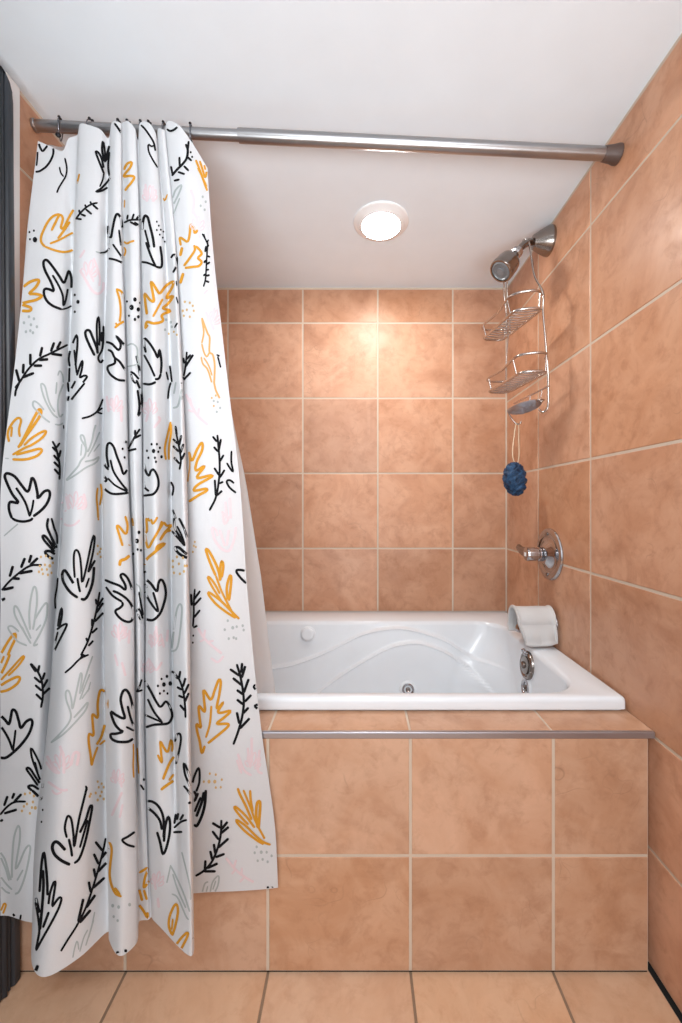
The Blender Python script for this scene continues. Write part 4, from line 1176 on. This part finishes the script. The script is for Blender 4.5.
# ================================================================ curtain rod
RA, RB = P(33.5, 125.5, 0.998), P(617.5, 154.5, 1.0435)
RA.x, RB.x = XL, XR
def rod_at(px):
    t = (px - 33.5) / (617.5 - 33.5)
    d = 1.0 / ((1 - t) / RA.y + t / RB.y)
    s = (d - RA.y) / (RB.y - RA.y)
    return RA.lerp(RB, s)
rod = empty('curtain_rod', RA.lerp(RB, 0.5), 'grey metal shower curtain rod spanning the alcove under the ceiling', 'curtain rod')
ax = (RB - RA).normalized()
M_ROD = simple('brushed_steel', (168, 168, 170), 0.30, 1.0)
join = rod_at(238)
bm = bmesh.new()
lathe(bm, [(0.0, 0.001), (0.0145, 0.001), (0.0145, 0.006), (0.0128, 0.008), (0.0128, (join - RA).length + 0.02), (0.0, (join - RA).length + 0.02)], RA, ax, 28)
obj('inner_tube', local(bm, rod), M_ROD, rod, smooth=40)
bm = bmesh.new()
LL = (RB - join).length
lathe(bm, [(0.0133, 0.0), (0.0155, 0.0), (0.0160, 0.004), (0.0160, LL - 0.025), (0.0, LL - 0.025)], join, ax, 32)
obj('outer_tube', local(bm, rod), M_ROD, rod, smooth=40)
bm = bmesh.new()
lathe(bm, [(0.0, -0.001), (0.0235, -0.001), (0.0235, -0.007), (0.0205, -0.018), (0.0180, -0.036), (0.0168, -0.042), (0.0158, -0.042), (0.0, -0.042)], RB, ax, 32)
obj('end_cap', local(bm, rod), simple('brown_rubber', (84, 68, 62), 0.45), rod, smooth=40)

# ================================================================ printed curtain
NCOLS = ['A0', 'A1', 'A2', 'V1', 'V1b', 'B0', 'B1', 'B2', 'V2', 'C0', 'C1', 'C2', 'V3', 'D1', 'D2', 'V4', 'E0', 'E1', 'E2', 'V5', 'G0', 'G1', 'G2', 'V6', 'F0', 'F1', 'F2', 'F3']
ZL = [None, 1.75, 1.45, 1.15, 0.85, ZP, 0.35, None]       # heights of the reading levels
TAB = {  # column: top (x, y), six x readings, hem (x, y), depths
 'A0': ((38, 141), (27, 17, 2, 0, 0, 0), (0, 916), (.972, .955, .895, .858, .852, .848, .845, .842)),
 'A1': ((50, 146), (46, 42, 30, 24, 17, 10), (8, 916), (.975, .955, .900, .862, .852, .846, .842, .840)),
 'A2': ((62, 151), (61, 60, 54, 46, 38, 28), (24, 921), (.980, .965, .925, .890, .866, .850, .838, .828)),
 'V1': ((69, 138), (72, 69, 63, 55.5, 48, 43), (40, 925), (.986, .985, .962, .935, .908, .878, .852, .842)),
 'V1b': ((77, 135), (74.3, 71.2, 65.6, 57, 46.3, 36.9), (36, 926), (.987, .984, .960, .930, .902, .872, .848, .84)),
 'B0': ((80, 124), (75, 71.5, 66, 57.5, 46.5, 37), (32.5, 965), (.972, .965, .938, .898, .855, .805, .765, .738)),
 'B1': ((89, 125), (84, 80, 77, 70, 62, 55), (46, 976), (.968, .955, .915, .868, .822, .775, .745, .73)),
 'B2': ((101, 130), (98, 95, 92, 89, 86, 84), (80, 957), (.972, .963, .930, .887, .845, .800, .775, .76)),
 'V2': ((108, 138), (106.5, 104, 102.5, 103, 105, 107), (108, 932), (.985, .985, .962, .932, .902, .862, .832, .8)),
 'C0': ((112, 122), (108.5, 105.5, 104.5, 105, 107, 108.5), (109, 940), (.972, .968, .942, .907, .872, .832, .802, .8)),
 'C1': ((117, 121.5), (114, 115, 114, 117, 121, 122), (121, 956), (.966, .956, .922, .882, .842, .798, .772, .76)),
 'C2': ((121, 123), (121, 125, 127, 132.5, 134, 136), (136, 944), (.970, .963, .938, .905, .868, .825, .795, .78)),
 'V3': ((122, 123), (123, 126.2, 128.5, 134, 135, 138), (139, 922), (.978, .979, .962, .937, .905, .865, .836, .83)),
 'D1': ((128, 121), (131, 132.5, 134.5, 139, 139.5, 143), (143, 920), (.968, .957, .932, .902, .872, .850, .835, .83)),
 'D2': ((135, 129), (139, 140, 141.5, 143.5, 143.7, 147), (149, 919), (.972, .965, .945, .918, .886, .862, .840, .83)),
 'V4': ((138, 140), (140.5, 141.5, 142.5, 144.5, 144.7, 148), (151, 917), (.984, .981, .966, .942, .912, .878, .850, .835)),
 'E0': ((140, 123), (143, 144.2, 145, 147, 147.5, 151), (153, 920), (.972, .966, .945, .915, .880, .850, .830, .83)),
 'E1': ((149, 123), (152, 153, 155, 156, 158, 162), (163, 930), (.966, .955, .923, .883, .848, .822, .806, .8)),
 'E2': ((156, 134), (161, 164, 166, 167, 170, 172), (174, 942), (.974, .967, .947, .917, .882, .842, .800, .79)),
 'V5': ((157, 140), (165, 170, 171, 171.5, 174, 177), (180, 949), (.986, .982, .968, .944, .908, .858, .795, .77)),
 'G0': ((158, 129), (168, 175, 176, 176, 178, 183), (185, 954), (.980, .970, .945, .912, .872, .826, .778, .77)),
 'G1': ((162, 129), (172, 179, 183, 186, 188, 190), (191.5, 956), (.974, .963, .930, .890, .850, .805, .768, .76)),
 'G2': ((165, 131), (175, 181.2, 186.5, 189.5, 190.7, 193), (194.5, 948), (.977, .968, .937, .902, .862, .818, .784, .77)),
 'V6': ((165, 140), (174, 179.5, 184.5, 187, 188, 188), (188, 895), (.988, .984, .969, .950, .925, .897, .889, .89)),
 'F0': ((167, 122), (177, 183, 189, 192, 194, 197), (199, 893), (.973, .971, .957, .937, .916, .894, .889, .89)),
 'F1': ((178, 124.5), (190, 198, 207, 214, 224, 232), (236, 891), (.966, .958, .945, .926, .906, .892, .891, .89)),
 'F2': ((189, 138), (204, 215, 227, 237, 249, 261), (265, 889), (.972, .964, .955, .940, .921, .898, .896, .9)),
 'F3': ((207.5, 168), (212, 225, 239.5, 248.5, 262, 275), (278, 888), (.986, .976, .966, .952, .932, .904, .899, .9)),
}
def hem_depth(y):
    return 0.876 * FPX / (y - VY)

cols = []                                    # control polylines in 3D, one per column
for c in NCOLS:
    top, xs, hem, dd = TAB[c]
    pts = [P(top[0], top[1], dd[0])]
    for k, z in enumerate(ZL[1:-1]):
        d = dd[k + 1]
        pts.append(Vector(((xs[k] - VX) * d / FPX, d, z)))
    pts.append(P(hem[0], hem[1], hem_depth(hem[1])))
    cols.append(pts)

def resample_col(pts, n):
    """smooth interpolation down a column by height."""
    z = [p.z for p in pts]
    S = [0.0]
    for a, b in zip(pts, pts[1:]):
        S.append(S[-1] + abs(a.z - b.z) + 1e-6)
    def tang(i, key):
        if i == 0:
            return (key(pts[1]) - key(pts[0])) / (S[1] - S[0])
        if i == len(pts) - 1:
            return (key(pts[-1]) - key(pts[-2])) / (S[-1] - S[-2])
        a = (key(pts[i]) - key(pts[i - 1])) / (S[i] - S[i - 1])
        b = (key(pts[i + 1]) - key(pts[i])) / (S[i + 1] - S[i])
        return 0.5 * (a + b)
    out = []
    for k in range(n):
        s = S[-1] * k / (n - 1)
        i = 0
        while i < len(S) - 2 and s > S[i + 1]:
            i += 1
        h = S[i + 1] - S[i]
        t = (s - S[i]) / h
        v = []
        for key in (lambda p: p.x, lambda p: p.y, lambda p: p.z):
            p0, p1, m0, m1 = key(pts[i]), key(pts[i + 1]), tang(i, key) * h, tang(i + 1, key) * h
            v.append((2 * t**3 - 3 * t**2 + 1) * p0 + (t**3 - 2 * t**2 + t) * m0 + (-2 * t**3 + 3 * t**2) * p1 + (t**3 - t**2) * m1)
        out.append(Vector(v))
    return out

def centripetal(pts, per):
    out = []
    N = len(pts)
    for i in range(N - 1):
        p1, p2 = pts[i], pts[i + 1]
        p0 = pts[i - 1] if i else p1 * 2 - p2
        p3 = pts[i + 2] if i + 2 < N else p2 * 2 - p1
        t0 = 0.0
        t1 = t0 + max(1e-5, (p1 - p0).length ** 0.5)
        t2 = t1 + max(1e-5, (p2 - p1).length ** 0.5)
        t3 = t2 + max(1e-5, (p3 - p2).length ** 0.5)
        for k in range(per):
            t = t1 + (t2 - t1) * k / per
            a1 = p0 * ((t1 - t) / (t1 - t0)) + p1 * ((t - t0) / (t1 - t0))
            a2 = p1 * ((t2 - t) / (t2 - t1)) + p2 * ((t - t1) / (t2 - t1))
            a3 = p2 * ((t3 - t) / (t3 - t2)) + p3 * ((t - t2) / (t3 - t2))
            b1 = a1 * ((t2 - t) / (t2 - t0)) + a2 * ((t - t0) / (t2 - t0))
            b2 = a2 * ((t3 - t) / (t3 - t1)) + a3 * ((t - t1) / (t3 - t1))
            out.append(b1 * ((t2 - t) / (t2 - t1)) + b2 * ((t - t1) / (t2 - t1)))
    out.append(pts[-1].copy())
    return out

NV = 150
PER = 9
rc = [resample_col(c, NV) for c in cols]
rows = [centripetal([c[k] for c in rc], PER) for k in range(NV)]
NU = len(rows[0])
# small wrinkles
for k, row in enumerate(rows):
    t = k / (NV - 1)
    for i, p in enumerate(row):
        u = i / (NU - 1)
        p.y += 0.0016 * math.sin(23 * t + 31 * u) * math.sin(9 * t + 3.0 + 11 * u) * min(1, 6 * t)
front = np.array([[tuple(p) for p in row] for row in rows])           # NV x NU x 3

def surf_normals(A):
    du = np.gradient(A, axis=1)
    dv = np.gradient(A, axis=0)
    n = np.cross(dv, du)
    n /= np.linalg.norm(n, axis=2, keepdims=True) + 1e-12
    return n
nrm = surf_normals(front)
# normal of the printed side points to the eye on the open panels
if np.mean(nrm[:, :, 1]) > 0:
    nrm = -nrm
back = front - nrm * 0.0010

verts = [tuple(p) for p in front.reshape(-1, 3)] + [tuple(p) for p in back.reshape(-1, 3)]
faces, fmat = [], []
def vid(k, i, s=0):
    return s * NV * NU + k * NU + i
for k in range(NV - 1):
    for i in range(NU - 1):
        faces.append((vid(k, i), vid(k + 1, i), vid(k + 1, i + 1), vid(k, i + 1)))
        faces.append((vid(k, i, 1), vid(k, i + 1, 1), vid(k + 1, i + 1, 1), vid(k + 1, i, 1)))
for i in range(NU - 1):
    for k in (0, NV - 1):
        faces.append((vid(k, i), vid(k, i + 1), vid(k, i + 1, 1), vid(k, i, 1)))
for k in range(NV - 1):
    for i in (0, NU - 1):
        faces.append((vid(k, i), vid(k + 1, i), vid(k + 1, i, 1), vid(k, i, 1)))
fmat = [0] * len(faces)

tree = BVHTree.FromPolygons([Vector(v) for v in verts[:NV * NU]],
                            [f for f in faces if max(f) < NV * NU], all_triangles=False)
def hit(px, py):
    d = Vector(((px - VX) / FPX, 1.0, -(py - VY) / FPX)).normalized()
    loc, n, idx, dist = tree.ray_cast(EYE, d)
    if loc is None:
        return None
    return loc - d * 0.0012          # the ink lies just proud of the cloth

INK = {'K': 1, 'Y': 2, 'G': 3, 'P': 4, 'T': 5, 'F': 6}
def add_quadstrip(L, R, mi):
    """L, R: lists of points or None."""
    ids = []
    for a, b in zip(L, R):
        if a is None or b is None or (a - b).length > 0.03:
            ids.append(None)
        else:
            ids.append((len(verts), len(verts) + 1))
            verts.append(tuple(a))
            verts.append(tuple(b))
    for q in range(len(ids) - 1):
        if ids[q] is None or ids[q + 1] is None:
            continue
        a0, a1 = Vector(verts[ids[q][0]]), Vector(verts[ids[q + 1][0]])
        b0, b1 = Vector(verts[ids[q][1]]), Vector(verts[ids[q + 1][1]])
        if (a0 - a1).length > 0.03 or (b0 - b1).length > 0.03:
            continue
        faces.append((ids[q][0], ids[q][1], ids[q + 1][1], ids[q + 1][0]))
        fmat.append(mi)

def ink_stroke(col, width, pts):
    width *= 1.12 if col in 'KY' else 1.0
    if len(pts) == 2:
        c = [Vector((pts[0][0], pts[0][1], 0)).lerp(Vector((pts[1][0], pts[1][1], 0)), k / 8) for k in range(9)]
    else:
        c = catmull([(x, y, 0) for x, y in pts], 7)
    # even spacing of about one unit
    ev = [c[0]]
    for p in c[1:]:
        while (p - ev[-1]).length > 1.1:
            ev.append(ev[-1] + (p - ev[-1]).normalized() * 1.0)
    if (ev[-1] - c[-1]).length > 0.3:
        ev.append(c[-1])
    n = len(ev)
    if n < 2:
        return
    L, R = [], []
    for i, p in enumerate(ev):
        t = (ev[min(i + 1, n - 1)] - ev[max(i - 1, 0)])
        t.normalize()
        q = Vector((-t.y, t.x, 0))
        e = min(i, n - 1 - i)
        w = width * 0.5 * (0.62 if e == 0 else 0.9 if e == 1 else 1.0)
        L.append(hit(p.x + q.x * w, p.y + q.y * w))
        R.append(hit(p.x - q.x * w, p.y - q.y * w))
    add_quadstrip(L, R, INK[col])

def ink_dot(col, x, y, rx, ry=None):
    ry = ry or rx
    pts = [hit(x + rx * math.cos(2 * PI * k / 10), y + ry * math.sin(2 * PI * k / 10)) for k in range(10)]
    c = hit(x, y)
    if c is None or any(p is None or (p - c).length > 0.02 for p in pts):
        return
    b = len(verts)
    verts.append(tuple(c))
    verts.extend(tuple(p) for p in pts)
    for k in range(10):
        faces.append((b, b + 1 + k, b + 1 + (k + 1) % 10))
        fmat.append(INK[col])

SCL = 682.0 / 136.0
def tile(ox, oy, items):
    for it in items:
        kind, col, w = it[0], it[1], it[2]
        if kind == 's':
            v = it[3]
            ink_stroke(col, w, [(ox + v[i] / SCL, oy + v[i + 1] / SCL) for i in range(0, len(v), 2)])
        elif kind == 'd':
            v = it[3]
            for i in range(0, len(v), 2):
                ink_dot(col, ox + v[i] / SCL, oy + v[i + 1] / SCL, w, w * 1.25)

draw_print()

def cloth(name, rgb, transl=0.12):
    M = Mat(name)
    co = M.coords()
    wv = M.noise(co, 600, 1)
    M.set(color=M.mix(wv, lin(tuple(int(v * 0.97) for v in rgb)), lin(rgb)), rough=0.75, spec=0.15, sheen=0.1)
    M.bump(M.noise(co, 14, 4, 0.6), 0.25, 0.006)
    tr = M.n('ShaderNodeBsdfTranslucent')
    tr.inputs['Color'].default_value = lin(rgb)
    mx = M.n('ShaderNodeMixShader')
    mx.inputs[0].default_value = transl
    M.l(M.b.outputs[0], mx.inputs[1])
    M.l(tr.outputs[0], mx.inputs[2])
    M.l(mx.outputs[0], M.out.inputs['Surface'])
    return M.m
M_CLOTH = cloth('white_polyester', (219, 221, 224))
inks = [simple('black_ink', (24, 24, 27), 0.8, spec=0.1), simple('mustard_ink', (204, 146, 48), 0.8, spec=0.1),
        simple('grey_green_ink', (172, 180, 180), 0.8, spec=0.1), simple('pale_pink_ink', (224, 205, 210), 0.8, spec=0.1),
        simple('tan_ink', (206, 172, 118), 0.8, spec=0.1), simple('soft_mustard_ink', (212, 164, 104), 0.8, spec=0.1)]
me = bpy.data.meshes.new('shower_curtain')
me.from_pydata(verts, [], faces)
for p, m_ in zip(me.polygons, fmat):
    p.material_index = m_
    p.use_smooth = True
me.set_sharp_from_angle(angle=math.radians(70))
me.update()
cur = link('shower_curtain', me, [M_CLOTH] + inks)
tag(cur, 'white shower curtain printed with black and mustard leaf drawings', 'shower curtain')

# ================================================================ plain white liner that hangs inside the tub
lv = [(2.020, 192), (1.75, 205), (1.45, 222), (1.15, 246), (0.90, 261), (0.70, 270), (0.599, 275), (0.42, 283)]
ld = [1.016, 1.022, 1.03, 1.037, 1.044, 1.052, 1.056, 1.062]
bm = bmesh.new()
g = []
NLV, NLU = 60, 120
zs = np.array([a[0] for a in lv])[::-1]
for k in range(NLV + 1):
    z = 2.020 + (0.42 - 2.020) * k / NLV
    px = float(np.interp(z, zs, np.array([a[1] for a in lv])[::-1]))
    d = float(np.interp(z, zs, np.array(ld)[::-1]))
    xr = (px - VX) * d / FPX
    t = k / NLV
    xl = -0.80 + (0.11 if z < 0.72 else 0.11 * max(0, 1 - (z - 0.72) / 0.3))
    row = []
    for i in range(NLU + 1):
        u = i / NLU
        x = xl + (xr - xl) * u
        amp = 0.010 * (1 - u ** 6) * (0.4 + 0.6 * t)
        row.append(bm.verts.new((x, d + amp * (1 - math.cos(u * 2 * PI * 7)) * 0.8, z)))
    g.append(row)
for a, b in zip(g, g[1:]):
    for i in range(NLU):
        bm.faces.new((a[i], a[i + 1], b[i + 1], b[i]))
bmesh.ops.solidify(bm, geom=bm.faces[:], thickness=0.0008)
ln = obj('shower_liner', bm, cloth('white_liner_vinyl', (246, 247, 248), 0.6), smooth=180)
tag(ln, 'plain white shower liner hanging inside the tub behind the printed curtain', 'shower liner')

# ================================================================ rings on the rod
M_RING = simple('dark_metal_ring', (120, 120, 126), 0.2, 1.0)
M_BEAD = simple('dark_bead', (40, 40, 44), 0.35, 0.6)
def make_ring():
    root = bpy.data.objects.new('curtain_ring', None)
    COL.objects.link(root)
    root.empty_display_size = 0.03
    bm = bmesh.new()                          # pear-shaped wire around the rod, plane across the rod
    pts = []
    for k in range(28):
        a = 2 * PI * k / 28
        y, z = 0.0168 * math.sin(a), 0.0168 * math.cos(a)
        if z < 0:
            z *= 2.1
            y *= 1.0 - 0.35 * (-z / 0.036)
        pts.append(Vector((0, y, z)))
    tube(bm, pts, 0.0013, 8, closed=True)
    obj('wire', bm, M_RING, root, smooth=60)
    for sx in (-0.55, 0.0, 0.55):
        bm = bmesh.new()
        bmesh.ops.create_uvsphere(bm, u_segments=14, v_segments=10, radius=0.0036)
        bmesh.ops.translate(bm, verts=bm.verts, vec=Vector((0, 0.0172 * math.sin(sx), 0.0172 * math.cos(sx) + 0.0022)))
        obj('roller_bead', bm, M_BEAD, root, smooth=180)
    bm = bmesh.new()
    lathe(bm, [(0.0, 0.0), (0.0055, 0.0005), (0.0065, 0.003), (0.0045, 0.0055), (0.0, 0.006)], (0, -0.012, -0.0335), (0, -1, 0), 20)
    obj('grommet_stud', bm, M_BEAD, root, smooth=60)
    return root
proto = make_ring()
RING = [(60, 'roller ring nearest the left wall with its long wire in the open'),
        (92, 'second roller ring from the left wall above the curtain corner fold'),
        (119, 'third roller ring from the left wall on the curtain rod'),
        (129, 'fourth roller ring from the left wall on the curtain rod'),
        (141, 'fifth roller ring from the left wall above the middle folds'),
        (150, 'sixth roller ring from the left wall above the middle folds'),
        (164, 'seventh roller ring from the left wall, last but one'),
        (190, 'roller ring furthest from the left wall at the curtain end')]
for i, (px, lab) in enumerate(RING):
    if i == 0:
        r = proto
    else:
        r = proto.copy()
        COL.objects.link(r)
        for ch in list(proto.children):
            c = ch.copy()
            COL.objects.link(c)
            c.parent = r
    r.location = rod_at(px)
    r.rotation_euler = (0, 0, [0.35, -0.2, 0.1, -0.15, 0.2, -0.1, 0.12, 0.3][i])
    tag(r, lab, 'curtain ring', 'roller rings on the curtain rod')

# ================================================================ light, camera
w = bpy.data.worlds.new('World')
SC.world = w
w.use_nodes = True
bg = w.node_tree.nodes['Background']
wt = w.node_tree
tc = wt.nodes.new('ShaderNodeTexCoord')
sx = wt.nodes.new('ShaderNodeSeparateXYZ')
wt.links.new(tc.outputs['Generated'], sx.inputs[0])
rp = wt.nodes.new('ShaderNodeValToRGB')            # darker room floor below, bright room above
mr = wt.nodes.new('ShaderNodeMapRange')
for i_, v_ in enumerate((-1.0, 1.0, 0.0, 1.0)):
    mr.inputs[i_ + 1].default_value = v_
wt.links.new(sx.outputs['Z'], mr.inputs[0])
wt.links.new(mr.outputs[0], rp.inputs[0])
rp.color_ramp.elements[0].position = 0.0
rp.color_ramp.elements[0].color = (0.20, 0.15, 0.12, 1)
rp.color_ramp.elements[1].position = 1.0
rp.color_ramp.elements[1].color = (1.0, 1.04, 1.08, 1)
for ps, cl in ((0.40, (0.26, 0.22, 0.20, 1)), (0.47, (0.70, 0.73, 0.76, 1)), (0.60, (1.0, 1.04, 1.08, 1))):
    e_ = rp.color_ramp.elements.new(ps)
    e_.color = cl
wt.links.new(rp.outputs[0], bg.inputs['Color'])
bg.inputs['Strength'].default_value = WORLD

def area(name, loc, target, sx, sy, watts, col=(1, 1, 1), spread=180):
    L = bpy.data.lights.new(name, 'AREA')
    L.shape = 'RECTANGLE'
    L.size, L.size_y = sx, sy
    L.energy = watts
    L.color = col
    L.spread = math.radians(spread)
    o = bpy.data.objects.new(name, L)
    COL.objects.link(o)
    o.location = loc
    o.rotation_euler = (Vector(target) - Vector(loc)).to_track_quat('-Z', 'Y').to_euler()
    return o
area('room_light', (0.05, -0.45, 2.04), (0.0, 0.85, 0.1), 1.2, 0.5, ROOM_W, (0.94, 0.97, 1.0))

area('ceiling_fill', (0.0, -0.75, 0.70), (0.0, 0.95, 2.1), 1.3, 0.8, UP_W, (0.90, 0.96, 1.0), 85)  # added unseen fill behind the camera, aimed up to brighten the ceiling

cam = bpy.data.cameras.new('camera')
cam.sensor_fit = 'HORIZONTAL'
cam.sensor_width = 36.0
cam.lens = FPX / 682.0 * 36.0
cam.shift_x = -(VX - 341.0) / 682.0
cam.shift_y = (VY - 511.5) / 682.0
cam.clip_start = 0.02
co = bpy.data.objects.new('camera', cam)
COL.objects.link(co)
co.location = EYE
co.rotation_euler = (PI / 2, 0, 0)
SC.camera = co
vs_ = SC.view_settings
vs_.view_transform = 'Standard'
vs_.look = 'None'
vs_.gamma = 1.0
vs_.use_curve_mapping = False
vs_.exposure = EXPOSURE
